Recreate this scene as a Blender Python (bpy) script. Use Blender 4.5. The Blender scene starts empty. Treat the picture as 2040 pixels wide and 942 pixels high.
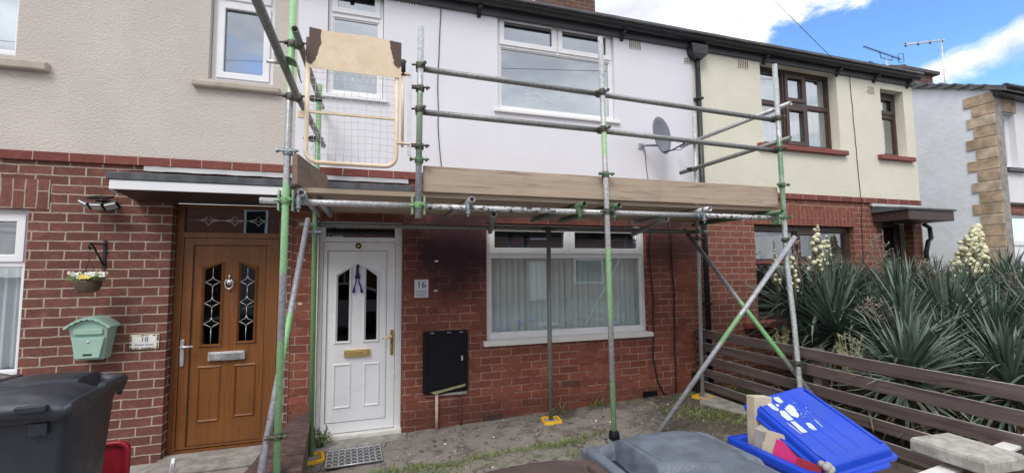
import bpy, math, random
from mathutils import Vector, Matrix
random.seed(7)
SC = bpy.context.scene
COL = SC.collection
R_ = math.radians

# ---------------------------------------------------------------- camera
cd = bpy.data.cameras.new("camera")
cam = bpy.data.objects.new("camera", cd)
COL.objects.link(cam)
cd.sensor_width = 36
cd.lens = 900.0 / 2040 * 36
cd.shift_y = -3.35 / 2040
cd.clip_start = 0.05
cd.clip_end = 1000
CAMPOS = Vector((0, -4.962, 1.677))
def set_cam():
    yaw, pit, rol = R_(17.7775), R_(4.44556), R_(-0.51793)
    c, s = math.cos(yaw), math.sin(yaw); A = Matrix(((c, -s, 0), (s, c, 0), (0, 0, 1)))
    c, s = math.cos(pit), math.sin(pit); B = Matrix(((1, 0, 0), (0, c, s), (0, -s, c)))
    c, s = math.cos(rol), math.sin(rol); D = Matrix(((c, 0, s), (0, 1, 0), (-s, 0, c)))
    M = D @ B @ A
    r, f, u = M[0], M[1], M[2]
    cam.matrix_world = Matrix(((r[0], u[0], -f[0], CAMPOS[0]), (r[1], u[1], -f[1], CAMPOS[1]), (r[2], u[2], -f[2], CAMPOS[2]), (0, 0, 0, 1)))
set_cam()
SC.camera = cam

# ---------------------------------------------------------------- view, sun, world
SC.view_settings.view_transform = 'Standard'
SC.view_settings.look = 'None'
SC.view_settings.gamma = 1
SC.view_settings.exposure = 0.75
SUN_EL, SUN_AZ = R_(50), R_(215)       # azimuth clockwise from +Y
sl = bpy.data.lights.new("sun", 'SUN'); sl.energy = 1.3; sl.angle = R_(25); sl.color = (1.0, 0.96, 0.91)
sun = bpy.data.objects.new("sun", sl); COL.objects.link(sun)
sd = Vector((math.sin(SUN_AZ) * math.cos(SUN_EL), math.cos(SUN_AZ) * math.cos(SUN_EL), math.sin(SUN_EL)))
sun.rotation_euler = sd.to_track_quat('Z', 'Y').to_euler()
sun.location = (0, -10, 20)

class NT:
    """small wrapper for building node trees"""
    def __init__(s, nt): s.nt = nt
    def n(s, t, **k):
        nd = s.nt.nodes.new(t)
        for a, v in k.items(): setattr(nd, a, v)
        return nd
    def l(s, a, b): s.nt.links.new(a, b)
    def put(s, sock, v):
        if hasattr(v, 'is_linked') or hasattr(v, 'links'): s.l(v, sock)
        else: sock.default_value = v
    def m(s, op, a, b=None, c=None, clamp=False):
        nd = s.n('ShaderNodeMath', operation=op, use_clamp=clamp)
        s.put(nd.inputs[0], a)
        if b is not None: s.put(nd.inputs[1], b)
        if c is not None: s.put(nd.inputs[2], c)
        return nd.outputs[0]
    def mix(s, f, a, b, blend='MIX'):
        nd = s.n('ShaderNodeMix', data_type='RGBA', blend_type=blend)
        s.put(nd.inputs[0], f); s.put(nd.inputs[6], c4(a)); s.put(nd.inputs[7], c4(b))
        return nd.outputs[2]
    def sm(s, v, lo, hi, o0=0.0, o1=1.0):
        nd = s.n('ShaderNodeMapRange', interpolation_type='SMOOTHSTEP')
        s.put(nd.inputs[0], v)
        for i, x in zip((1, 2, 3, 4), (lo, hi, o0, o1)): nd.inputs[i].default_value = x
        return nd.outputs[0]
    def noise(s, vec, scale, detail=4, rough=.55, dist=0.0):
        nd = s.n('ShaderNodeTexNoise')
        nd.inputs['Scale'].default_value = scale; nd.inputs['Detail'].default_value = detail
        nd.inputs['Roughness'].default_value = rough; nd.inputs['Distortion'].default_value = dist
        if vec is not None: s.l(vec, nd.inputs['Vector'])
        return nd.outputs[0]
def c4(c):
    if isinstance(c, (tuple, list)) and len(c) == 3: return (c[0], c[1], c[2], 1)
    return c

w = bpy.data.worlds.new("World"); SC.world = w; w.use_nodes = True
W = NT(w.node_tree); w.node_tree.nodes.clear()
sky = W.n('ShaderNodeTexSky', sky_type='NISHITA'); sky.sun_disc = False
sky.sun_elevation = SUN_EL; sky.sun_rotation = SUN_AZ; sky.altitude = 50
sky.air_density = 1.0; sky.dust_density = 0.6; sky.ozone_density = 2.0
tc = W.n('ShaderNodeTexCoord')
sp = W.n('ShaderNodeSeparateXYZ'); W.l(tc.outputs['Generated'], sp.inputs[0])
az = W.m('MULTIPLY', W.m('ARCTAN2', sp.outputs[0], sp.outputs[1]), 57.2958)
el = W.m('MULTIPLY', W.m('ARCSINE', sp.outputs[2]), 57.2958)
cmb = W.n('ShaderNodeCombineXYZ'); W.l(W.m('MULTIPLY', az, .1), cmb.inputs[0]); W.l(W.m('MULTIPLY', el, .16), cmb.inputs[1])
zz = W.m('MAXIMUM', sp.outputs[2], 0.06)
pl = W.n('ShaderNodeCombineXYZ'); W.l(W.m('DIVIDE', sp.outputs[0], zz), pl.inputs[0]); W.l(W.m('DIVIDE', sp.outputs[1], zz), pl.inputs[1])
n1 = W.noise(cmb.outputs[0], 1.7, 7, .6, .3)
n2 = W.noise(pl.outputs[0], .55, 7, .6, .2)
# big white cloud left of the gap:  az < 57 falling with lower elevation
lineA = W.m('SUBTRACT', W.m('ADD', 42.5, W.m('MULTIPLY', W.m('SUBTRACT', el, 20.0), 2.35)), az)
dA = W.m('ADD', W.m('MULTIPLY', lineA, .16), W.m('MULTIPLY', W.m('SUBTRACT', n1, .5), 6.5))
cA = W.sm(dA, -.5, 1.1)
# streak on the right: el about 15.2+ (az-58)*.45
lineB = W.m('SUBTRACT', el, W.m('ADD', 17.4, W.m('MULTIPLY', W.m('SUBTRACT', az, 62.0), .27)))
dB = W.m('ADD', W.m('SUBTRACT', 1.0, W.m('MULTIPLY', W.m('ABSOLUTE', lineB), .75)), W.m('MULTIPLY', W.m('SUBTRACT', n1, .5), 4.2))
cB = W.sm(dB, -.3, 1.0, 0, .95)
inview = W.m('MULTIPLY', W.sm(az, 36, 42), W.sm(az, 95, 80))
cC = W.sm(n2, .26, .42)
cBm = W.m('MULTIPLY', cB, W.sm(az, 54, 61))
cloud = W.m('ADD', W.m('MULTIPLY', inview, W.m('MAXIMUM', cA, cBm)), W.m('MULTIPLY', W.m('SUBTRACT', 1.0, inview), cC), clamp=True)
n3 = W.noise(cmb.outputs[0], 2.3, 5, .6, .2)
n4 = W.noise(pl.outputs[0], .9, 5, .6)
shade = W.m('ADD', W.m('MULTIPLY', inview, n3), W.m('MULTIPLY', W.m('SUBTRACT', 1.0, inview), W.m('SUBTRACT', n4, .09)))
ccol = W.n('ShaderNodeValToRGB'); W.l(shade, ccol.inputs[0])
e = ccol.color_ramp.elements
e[0].position = .3; e[0].color = (4.9, 5.1, 5.6, 1)
e[1].position = .58; e[1].color = (10.4, 10.4, 10.5, 1)
skyc = W.mix(1.0, sky.outputs[0], (1.0, 1.3, 1.6), 'MULTIPLY')
mx = W.mix(cloud, skyc, ccol.outputs[0])
bg = W.n('ShaderNodeBackground'); W.l(mx, bg.inputs[0]); bg.inputs[1].default_value = 0.1
wo = W.n('ShaderNodeOutputWorld'); W.l(bg.outputs[0], wo.inputs[0])

# ---------------------------------------------------------------- materials
def material(name):
    m = bpy.data.materials.new(name); m.use_nodes = True
    m.node_tree.nodes.clear(); t = NT(m.node_tree)
    o = t.n('ShaderNodeOutputMaterial'); b = t.n('ShaderNodeBsdfPrincipled'); t.l(b.outputs[0], o.inputs[0])
    return m, t, b, o
def bump(t, b, h, strength=.3, dist=.01):
    nd = t.n('ShaderNodeBump'); nd.inputs['Strength'].default_value = strength; nd.inputs['Distance'].default_value = dist
    t.l(h, nd.inputs['Height']); t.l(nd.outputs[0], b.inputs['Normal'])
def pos(t): return t.n('ShaderNodeNewGeometry').outputs['Position']
def objc(t): return t.n('ShaderNodeTexCoord').outputs['Object']
MATS = {}
def simple(name, col, rough=.5, metal=0.0, var=.15, scale=8, bmp=.0, bscale=60, coord='obj', spec=None, dirt=None):
    """plain surface with tonal variation, fine bump and optional dirt colour"""
    m, t, b, o = material(name)
    v = objc(t) if coord == 'obj' else pos(t)
    n = t.noise(v, scale, 6, .6)
    f = t.sm(n, .3, .7)
    d = tuple(x * (1 - var) for x in col); l = tuple(min(1, x * (1 + var)) for x in col)
    c = t.mix(f, d, l)
    if dirt:
        n2 = t.noise(v, scale * .6 + 2, 8, .7, .4)
        c = t.mix(t.sm(n2, dirt[1], dirt[1] + .18, 0, dirt[2]), c, dirt[0])
    t.l(c, b.inputs['Base Color'])
    t.l(t.sm(t.noise(v, scale * 2, 4), .3, .7, max(.02, rough - .1), min(1, rough + .12)), b.inputs['Roughness'])
    b.inputs['Metallic'].default_value = metal
    if spec is not None: b.inputs['Specular IOR Level'].default_value = spec
    if bmp: bump(t, b, t.noise(v, bscale, 5, .6), bmp, .004)
    MATS[name] = m
    return m
def brick(name, c1, c2, mortar, mort=.010, bw=.236, rh=.0825, painted=0.0, stain_shade=None, offu=0.0, offv=0.0, vertical=False, dark=.5, pale=None):
    m, t, b, o = material(name)
    uv = t.n('ShaderNodeUVMap').outputs[0]
    mp = t.n('ShaderNodeMapping'); t.l(uv, mp.inputs[0]); mp.inputs['Location'].default_value = (offu, offv, 0)
    if vertical: mp.inputs['Rotation'].default_value = (0, 0, R_(90))
    # edges of the bricks wander a few millimetres
    ns = t.n('ShaderNodeTexNoise'); ns.inputs['Scale'].default_value = 9; ns.inputs['Detail'].default_value = 4; t.l(mp.outputs[0], ns.inputs['Vector'])
    sub = t.n('ShaderNodeVectorMath', operation='SUBTRACT'); t.l(ns.outputs[1], sub.inputs[0]); sub.inputs[1].default_value = (.5, .5, .5)
    sc = t.n('ShaderNodeVectorMath', operation='SCALE'); t.l(sub.outputs[0], sc.inputs[0]); sc.inputs['Scale'].default_value = .014
    ad = t.n('ShaderNodeVectorMath', operation='ADD'); t.l(mp.outputs[0], ad.inputs[0]); t.l(sc.outputs[0], ad.inputs[1])
    br = t.n('ShaderNodeTexBrick'); t.l(ad.outputs[0], br.inputs['Vector'])
    br.offset = .5; br.squash = 1
    for k, v in (('Scale', 1), ('Mortar Size', mort / 2), ('Mortar Smooth', .25), ('Bias', 0), ('Brick Width', bw), ('Row Height', rh)): br.inputs[k].default_value = v
    br.inputs['Color1'].default_value = (0, 0, 0, 1); br.inputs['Color2'].default_value = (1, 1, 1, 1); br.inputs['Mortar'].default_value = (.5, .5, .5, 1)
    s2 = t.n('ShaderNodeSeparateColor'); t.l(br.outputs['Color'], s2.inputs[0])
    rnd = s2.outputs[0]
    base = t.mix(t.sm(rnd, 0, 1), c1, c2)
    fine = t.noise(mp.outputs[0], 34, 7, .7)
    base = t.mix(t.sm(fine, .34, .66, .0, dark), base, tuple(x * .5 for x in c1))
    blot = t.noise(mp.outputs[0], 7.5, 6, .65, .5)
    base = t.mix(t.sm(blot, .5, .72, 0, .45), base, tuple(min(1, x * 1.45 + .02) for x in c2))
    mcol = t.mix(t.sm(t.noise(mp.outputs[0], 14, 5, .65), .35, .7), mortar, tuple(x * .62 for x in mortar))
    if painted:
        pn = t.noise(mp.outputs[0], 2.1, 5, .65, .6)
        pf = t.sm(pn, .62 - painted * .4, .74 - painted * .4)
        mcol = t.mix(pf, mcol, tuple(x * .82 for x in c1))
    fac = br.outputs['Fac']
    c = t.mix(fac, base, mcol)
    if pale:
        c = t.mix(t.sm(t.noise(mp.outputs[0], 3.3, 8, .75, .3), pale[1], pale[1] + .12, 0, pale[2]), c, pale[0])
    if stain_shade:
        # damp marks, and shade below the deck painted in: list of (x, z, rx, rz, strength)
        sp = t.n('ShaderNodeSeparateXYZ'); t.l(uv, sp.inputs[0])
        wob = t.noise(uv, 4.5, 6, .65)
        for (x, z, rx, rz, st, colr) in stain_shade:
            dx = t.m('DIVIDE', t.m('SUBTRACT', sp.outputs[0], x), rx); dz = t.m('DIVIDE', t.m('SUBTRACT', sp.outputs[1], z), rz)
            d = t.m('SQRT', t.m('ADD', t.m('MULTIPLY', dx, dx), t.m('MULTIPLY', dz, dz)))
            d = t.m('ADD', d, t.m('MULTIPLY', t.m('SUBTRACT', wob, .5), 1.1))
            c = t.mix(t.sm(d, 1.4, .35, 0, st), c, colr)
    t.l(c, b.inputs['Base Color'])
    b.inputs['Roughness'].default_value = .82
    b.inputs['Specular IOR Level'].default_value = .3
    h = t.m('ADD', t.m('MULTIPLY', t.m('SUBTRACT', 1.0, fac), .8), t.m('MULTIPLY', fine, .5))
    bump(t, b, h, .75, .008)
    MATS[name] = m
    return m
def render_mat(name, col, scale, strength, mark=(.4, .38, .36), var=.06, blot=.25):
    m, t, b, o = material(name)
    v = pos(t)
    n = t.noise(v, 1.6, 6, .6)
    c = t.mix(t.sm(n, .3, .7), tuple(x * (1 - var) for x in col), tuple(min(1, x * (1 + var * .6)) for x in col))
    mpz = t.n('ShaderNodeMapping'); t.l(v, mpz.inputs[0]); mpz.inputs['Scale'].default_value = (3, 3, .5)
    st = t.noise(mpz.outputs[0], 2.0, 7, .7, .4)
    c = t.mix(t.sm(st, .56, .82, 0, blot), c, mark)
    t.l(c, b.inputs['Base Color']); b.inputs['Roughness'].default_value = .9; b.inputs['Specular IOR Level'].default_value = .25
    vo = t.n('ShaderNodeTexVoronoi'); vo.inputs['Scale'].default_value = scale * .7; t.l(v, vo.inputs['Vector'])
    h = t.m('ADD', t.noise(v, scale, 5, .65, .5), t.m('MULTIPLY', vo.outputs['Distance'], .5))
    bump(t, b, h, strength, .012)
    MATS[name] = m
def tube_mat(name, stops, base=(.50, .51, .52), green=(.20, .40, .16), axis=2, rng=4.5, metal=.3, rough=.42, blacky=0.0):
    """galvanised scaffold tube; stops: (position along world axis, amount of green paint)"""
    m, t, b, o = material(name)
    v = pos(t)
    sp = t.n('ShaderNodeSeparateXYZ'); t.l(v, sp.inputs[0])
    n = t.noise(v, 7, 7, .7, .4)
    q = t.m('ADD', t.m('DIVIDE', sp.outputs[axis], rng), t.m('MULTIPLY', t.m('SUBTRACT', n, .5), .05))
    rp = t.n('ShaderNodeValToRGB'); t.l(q, rp.inputs[0]); el = rp.color_ramp.elements
    while len(el) < len(stops): el.new(.5)
    for e_, (p, g) in zip(el, stops): e_.position = max(0, min(1, p / rng)); e_.color = (g, g, g, 1)
    patch = t.noise(v, 5, 8, .75, .6)
    gf = t.sm(t.m('ADD', t.m('MULTIPLY', rp.outputs[0], .62), t.m('MULTIPLY', patch, .55)), .5, .62)
    fine = t.noise(v, 40, 6, .7)
    bc = t.mix(t.sm(fine, .35, .65), tuple(x * .72 for x in base), tuple(x * 1.15 for x in base))
    bc = t.mix(t.sm(t.noise(v, 16, 7, .75), .55, .7, 0, .6), bc, (.16, .135, .11))
    if blacky:
        bc = t.mix(t.sm(t.noise(v, 24, 8, .8), .60 - blacky * .2, .66 - blacky * .2), (.62, .62, .62), (.035, .037, .045))
    gc = t.mix(t.sm(fine, .35, .65), tuple(x * .85 for x in green), tuple(x * 1.12 for x in green))
    t.l(t.mix(gf, bc, gc), b.inputs['Base Color'])
    t.l(t.m('MULTIPLY', t.m('SUBTRACT', 1.0, gf), metal), b.inputs['Metallic'])
    b.inputs['Roughness'].default_value = rough
    bump(t, b, fine, .12, .002)
    MATS[name] = m
def glass(name, refl=.12, tint=(.75, .8, .8), f90=.9, rough=.015, wav=.25):
    m, t, b, o = material(name)
    t.nt.nodes.remove(b)
    tr = t.n('ShaderNodeBsdfTransparent'); tr.inputs[0].default_value = c4(tint)
    gl = t.n('ShaderNodeBsdfGlossy'); gl.inputs['Roughness'].default_value = rough; gl.inputs[0].default_value = (.92, .96, 1, 1)
    bp = t.n('ShaderNodeBump'); bp.inputs['Strength'].default_value = wav; bp.inputs['Distance'].default_value = .004
    t.l(t.noise(objc(t), 1.8, 2, .5), bp.inputs['Height']); t.l(bp.outputs[0], gl.inputs['Normal'])
    lw = t.n('ShaderNodeLayerWeight'); lw.inputs[0].default_value = .25
    f = t.m('ADD', refl, t.m('MULTIPLY', t.m('POWER', lw.outputs['Facing'], 3.0), f90), clamp=True)
    mx = t.n('ShaderNodeMixShader'); t.l(f, mx.inputs[0]); t.l(tr.outputs[0], mx.inputs[1]); t.l(gl.outputs[0], mx.inputs[2]); t.l(mx.outputs[0], o.inputs[0])
    MATS[name] = m

brick('brick18', (.150, .058, .046), (.205, .082, .062), (.46, .38, .31), .013, offu=.05, offv=.015)
brick('soldier18', (.17, .066, .05), (.22, .088, .066), (.42, .35, .29), .011, vertical=True, bw=.30, rh=.0825, offv=.02)
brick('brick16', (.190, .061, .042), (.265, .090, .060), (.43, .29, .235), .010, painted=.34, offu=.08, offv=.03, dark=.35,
      stain_shade=[(.92, 1.95, .60, .66, .93, (.030, .013, .022)), (3.75, 2.1, .50, .45, .75, (.04, .018, .024)), (2.3, 2.42, 2.6, .22, .9, (.03, .014, .02)), (1.2, .12, 1.1, .16, .55, (.06, .022, .018)), (3.2, .1, 1.2, .14, .4, (.07, .03, .025))],  # the wide flat band is shade under the deck, painted into the brick
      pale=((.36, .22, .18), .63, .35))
brick('brick14', (.20, .074, .054), (.265, .102, .072), (.46, .33, .26), .011, offu=.11, offv=.05)
brick('soldier14', (.23, .075, .055), (.26, .088, .062), (.42, .28, .22), .008, vertical=True, bw=.30, rh=.0825)
brick('stringcourse', (.17, .050, .042), (.23, .075, .06), (.42, .35, .30), .010, bw=.2525, rh=.2, offv=.05, dark=.3)
brick('gardenbrick', (.085, .050, .045), (.13, .075, .065), (.30, .26, .22), .013, offv=.0, pale=((.35, .30, .26), .58, .5))
brick('chimneybrick', (.17, .075, .058), (.11, .055, .045), (.22, .19, .17), .011)
render_mat('render18', (.57, .52, .485), 75, .55, (.42, .37, .34), blot=.18)
render_mat('render16', (.73, .73, .795), 22, .10, (.60, .60, .66), var=.03, blot=.12)
render_mat('render14', (.71, .69, .58), 60, .4, (.55, .50, .38), var=.05, blot=.22)
render_mat('renderfar', (.70, .73, .80), 12, .5, (.48, .52, .6), var=.08, blot=.3)
render_mat('stucco', (.74, .75, .78), 14, .25, (.6, .6, .64))
simple('upvc', (.80, .81, .84), .32, var=.03, scale=3, dirt=((.50, .50, .50), .66, .25))
simple('upvcdirty', (.74, .73, .70), .4, var=.05, scale=5, dirt=((.30, .28, .25), .55, .55))
simple('brownframe', (.060, .034, .030), .45, var=.2, scale=6)
simple('sillstone', (.42, .375, .32), .85, var=.12, scale=6, bmp=.5, bscale=25, dirt=((.22, .2, .17), .55, .5))
simple('redsill', (.22, .055, .05), .6, var=.15, scale=5, bmp=.2)
simple('gutterblack', (.018, .020, .024), .35, var=.2)
simple('soffitgrey', (.055, .058, .068), .55, var=.2)
simple('felt', (.085, .095, .105), .85, var=.35, scale=14, bmp=.5, bscale=40, dirt=((.2, .2, .2), .6, .4))
simple('lead', (.34, .345, .36), .55, var=.2, scale=5, bmp=.4, bscale=12, dirt=((.55, .55, .55), .6, .5))
simple('darkinside', (.03, .03, .035), .9)
simple('roomwall', (.20, .19, .18), .9)
simple('slate', (.10, .10, .11), .6, var=.3, scale=8, bmp=.4, bscale=20)
simple('blind', (.66, .73, .73), .7, var=.05, scale=3)
simple('net', (.62, .65, .68), .9, var=.06, scale=4)
simple('plasticdark', (.022, .026, .038), .42, var=.15, scale=5, bmp=.15, bscale=180, dirt=((.10, .10, .11), .6, .3))
simple('plasticmaroon', (.045, .025, .028), .45, var=.2, scale=5)
simple('plasticgrey', (.10, .118, .152), .45, var=.2, scale=9, bmp=.2, bscale=200, dirt=((.27, .28, .30), .57, .55))
simple('plasticbrown', (.060, .040, .036), .6, var=.25, scale=7, bmp=.25, bscale=60, dirt=((.20, .17, .15), .60, .5))
simple('plasticblue', (.003, .050, .50), .38, var=.08, scale=4, bmp=.05, bscale=120)
simple('plasticred', (.35, .012, .03), .4, var=.15)
simple('rubber', (.02, .02, .02), .8)
simple('chrome', (.75, .75, .76), .2, metal=1, var=.05)
simple('satin', (.66, .67, .69), .35, metal=.6, var=.08)
simple('brass', (.80, .60, .26), .2, metal=1, var=.05)
simple('blackpaint', (.005, .006, .010), .55, var=.3, scale=10, bmp=.2, bscale=40, spec=.25)
simple('hollowshade', (.012, .015, .022), .7)
simple('wornskylit', (.30, .27, .27), .8, var=.4, scale=9, dirt=((.10, .08, .08), .5, .8))  # worn timber, paled further to paint in sky light
simple('hallway', (.05, .048, .046), .9)
simple('obscured', (.36, .38, .40), .8, var=.05)
simple('engbrick', (.095, .058, .056), .75, var=.35, scale=16, bmp=.5, bscale=50, dirt=((.22, .20, .18), .60, .5))
simple('blackiron', (.015, .015, .017), .5, var=.2)
simple('cable', (.012, .011, .012), .6)
simple('mint', (.33, .50, .43), .45, var=.05, scale=5, dirt=((.24, .34, .29), .62, .3))
simple('wicker', (.12, .085, .06), .8, var=.4, scale=30)
simple('cream', (.75, .70, .58), .6)
simple('signgrey', (.58, .60, .66), .4, var=.04)
simple('ink', (.02, .02, .04), .6)
simple('inkgrey', (.13, .13, .19), .7)
simple('yellow', (.75, .42, .015), .5, var=.15, scale=12, dirt=((.25, .18, .10), .55, .6))
simple('concrete', (.30, .285, .265), .9, var=.25, scale=9, bmp=.5, bscale=30, dirt=((.14, .125, .11), .5, .55))
simple('copingstone', (.36, .345, .315), .92, var=.22, scale=14, bmp=1.0, bscale=34, dirt=((.17, .155, .13), .52, .75))
simple('quoin', (.40, .30, .215), .9, var=.35, scale=6, bmp=1.0, bscale=14, coord='pos', dirt=((.24, .19, .15), .55, .5))
simple('quoinpale', (.47, .38, .29), .9, var=.3, scale=6, bmp=1.0, bscale=12, coord='pos', dirt=((.26, .21, .17), .55, .5))
simple('plategreen', (.30, .42, .28), .55, metal=.2, var=.3, scale=14, dirt=((.14, .12, .09), .58, .5))
simple('whitepaint', (.74, .73, .72), .6, var=.1, scale=8, dirt=((.35, .30, .28), .6, .4))
simple('cardboard', (.50, .43, .33), .85, var=.12, scale=6)
simple('paperwhite', (.36, .34, .31), .8, var=.12)
simple('pink', (.55, .02, .16), .5)
simple('redcard', (.30, .012, .03), .5)
simple('patchwhite', (.52, .60, .72), .7, var=.25, scale=30)
simple('deckbed', (.10, .10, .11), .5, metal=.3, var=.3, scale=20)
simple('blueribbon', (.015, .04, .28), .6)
simple('dishgrey', (.17, .19, .23), .5, var=.08)
simple('claypipe', (.55, .42, .32), .7, var=.2, scale=15, dirt=((.2, .15, .12), .58, .5))
simple('rust', (.10, .045, .03), .9, var=.4, scale=20)
simple('wire', (.60, .58, .54), .5, metal=.6)
simple('aluminium', (.55, .56, .58), .4, metal=.7)
simple('asphalt', (.055, .055, .057), .9, var=.2, scale=3, bmp=.5, bscale=90, coord='pos')
simple('pavement', (.26, .25, .24), .9, var=.15, scale=2, bmp=.3, bscale=60, coord='pos')
simple('vanpaint', (.72, .74, .76), .25, var=.02)
simple('yuccastem', (.13, .10, .065), .9, var=.4, scale=12, bmp=.6)
simple('bloom', (.64, .63, .44), .6, var=.35, scale=22)
simple('bloomstem', (.16, .15, .07), .8)
simple('drystem', (.24, .205, .165), .9, var=.25)
simple('weedgreen', (.11, .17, .05), .7, var=.4, scale=9, coord='pos')
simple('weedpale', (.30, .29, .15), .8, var=.3, scale=14, coord='pos')
simple('straw', (.16, .13, .08), .8)
simple('debris', (.68, .66, .62), .8, var=.2, scale=4, coord='pos')
simple('debrisdark', (.10, .085, .07), .9, var=.4, scale=6, coord='pos')
simple('petal', (.80, .80, .74), .6)
simple('petalyellow', (.80, .65, .15), .6)
tube_mat('tubegrey', [(0, .0), (4.5, .12)])
tube_mat('tubeoldgreen', [(0, .33), (4.5, .33)], base=(.24, .25, .24), green=(.12, .22, .10), metal=.35, rough=.5)
tube_mat('tuberail', [(0, .42), (1.0, .15), (2.2, .40), (3.2, .20), (4.5, .5)], base=(.25, .26, .26), green=(.14, .24, .13), axis=0, metal=.4, rough=.48)
tube_mat('tubeblack', [(0, 0), (4.5, 0)], blacky=.55, metal=.2, rough=.45)
tube_mat('tubegreen', [(0, .75), (4.5, .75)], base=(.3, .32, .3), green=(.18, .34, .17), metal=.3)
tube_mat('tubegreendark', [(0, .6), (4.5, .6)], base=(.16, .17, .16), green=(.085, .16, .08), metal=.3)
tube_mat('tube1', [(0, 1), (1.1, 1), (1.25, .1), (1.6, .15), (1.75, 1), (2.28, 1), (2.36, .0), (2.95, .0), (3.05, 1), (4.5, 1)], base=(.38, .39, .41), green=(.27, .50, .26))
tube_mat('tube2', [(0, 0), (2.46, 0), (2.5, .75), (3.1, .75), (3.16, 0), (4.5, 0)], base=(.46, .50, .53), green=(.19, .28, .18))
tube_mat('tube3', [(0, 1), (.65, 1), (.75, .0), (1.2, .1), (1.3, .95), (1.75, .95), (1.95, .1), (2.6, .1), (2.75, .55), (3.2, .35), (3.4, .0), (4.5, 0)], base=(.46, .47, .48), green=(.31, .52, .28))
tube_mat('tube4', [(0, .35), (2.0, .25), (2.2, .5), (2.9, .62), (3.2, .15), (4.5, .1)], base=(.46, .49, .50), green=(.13, .24, .13))
tube_mat('tubebraceb', [(0, .3), (.75, .2), (.85, .95), (1.25, .95), (1.4, .15), (4.5, .0)], base=(.28, .29, .30), green=(.18, .42, .17))
tube_mat('tubebracea', [(0, 0), (.9, .1), (1.0, .8), (1.2, .6), (1.3, 0), (4.5, .0)], base=(.42, .44, .48), green=(.18, .34, .17))
tube_mat('tubebracel', [(0, .1), (.9, .3), (1.05, 1), (1.3, .9), (1.4, .0), (4.5, .0)], base=(.40, .40, .45), green=(.22, .46, .20))

# timber
def wood(name, c1, c2, axis=0, rough=.8, grain=24, dark=(.1, .06, .04), cracks=.5, coord='pos'):
    m, t, b, o = material(name)
    v = pos(t) if coord == 'pos' else objc(t)
    mp = t.n('ShaderNodeMapping'); t.l(v, mp.inputs[0])
    s = [grain] * 3; s[axis] = grain * .045; mp.inputs['Scale'].default_value = s
    n = t.noise(mp.outputs[0], 1.0, 7, .65, .6)
    c = t.mix(t.sm(n, .3, .7), c1, c2)
    mp2 = t.n('ShaderNodeMapping'); t.l(v, mp2.inputs[0]); s = [38] * 3; s[axis] = 1.7; mp2.inputs['Scale'].default_value = s
    k = t.noise(mp2.outputs[0], 1.0, 3, .5, 1.2)
    c = t.mix(t.sm(k, .62, .655, 0, cracks), c, dark)
    c = t.mix(t.sm(t.noise(v, 55, 4, .6), .66, .74, 0, .35), c, dark)
    big = t.noise(v, 2.5, 5, .6)
    c = t.mix(t.sm(big, .45, .75, 0, .35), c, tuple(x * .6 for x in c1))
    t.l(c, b.inputs['Base Color']); b.inputs['Roughness'].default_value = rough
    bump(t, b, t.m('SUBTRACT', n, t.sm(k, .64, .7)), .35, .004)
    MATS[name] = m
wood('boardx', (.37, .29, .22), (.46, .37, .285), 0, dark=(.10, .07, .05), cracks=.45)
wood('boardend', (.16, .12, .10), (.24, .18, .14), 1, dark=(.05, .035, .03))
wood('fencewood', (.085, .062, .060), (.165, .132, .126), 1, rough=.42, dark=(.02, .015, .015), cracks=.4)
wood('oakdoor', (.175, .065, .018), (.235, .092, .028), 2, rough=.38, grain=30, dark=(.11, .040, .014), cracks=.35)
wood('oakdoorx', (.175, .065, .018), (.235, .092, .028), 0, rough=.38, grain=30, dark=(.11, .040, .014), cracks=.35)
wood('darkwood', (.040, .024, .022), (.060, .036, .032), 0, rough=.5, cracks=.2)

# yellow gate paint with brown patches where it has come off
def gate_paint():
    m, t, b, o = material('gatepaint')
    v = pos(t); sp = t.n('ShaderNodeSeparateXYZ'); t.l(v, sp.inputs[0])
    n = t.noise(v, 9, 7, .7, .5)
    base = t.mix(t.sm(t.noise(v, 14, 6, .65), .3, .7), (.68, .545, .38), (.77, .65, .48))
    base = t.mix(t.sm(t.noise(v, 30, 8, .8, .8), .64, .68, 0, .8), base, (.16, .07, .03))
    # patches at the two upper corners
    def patch(x, z, rx, rz):
        dx = t.m('DIVIDE', t.m('SUBTRACT', sp.outputs[0], x), rx); dz = t.m('DIVIDE', t.m('SUBTRACT', sp.outputs[2], z), rz)
        d = t.m('SQRT', t.m('ADD', t.m('MULTIPLY', dx, dx), t.m('MULTIPLY', dz, dz)))
        return t.sm(t.m('ADD', d, t.m('MULTIPLY', t.m('SUBTRACT', n, .5), .9)), 1.02, .95)
    f = t.m('MAXIMUM', patch(-.42, 3.47, .075, .26), patch(.215, 3.45, .07, .20))
    t.l(t.mix(f, base, (.085, .045, .035)), b.inputs['Base Color']); b.inputs['Roughness'].default_value = .55
    bump(t, b, n, .2, .004)
    MATS['gatepaint'] = m
gate_paint()
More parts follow.
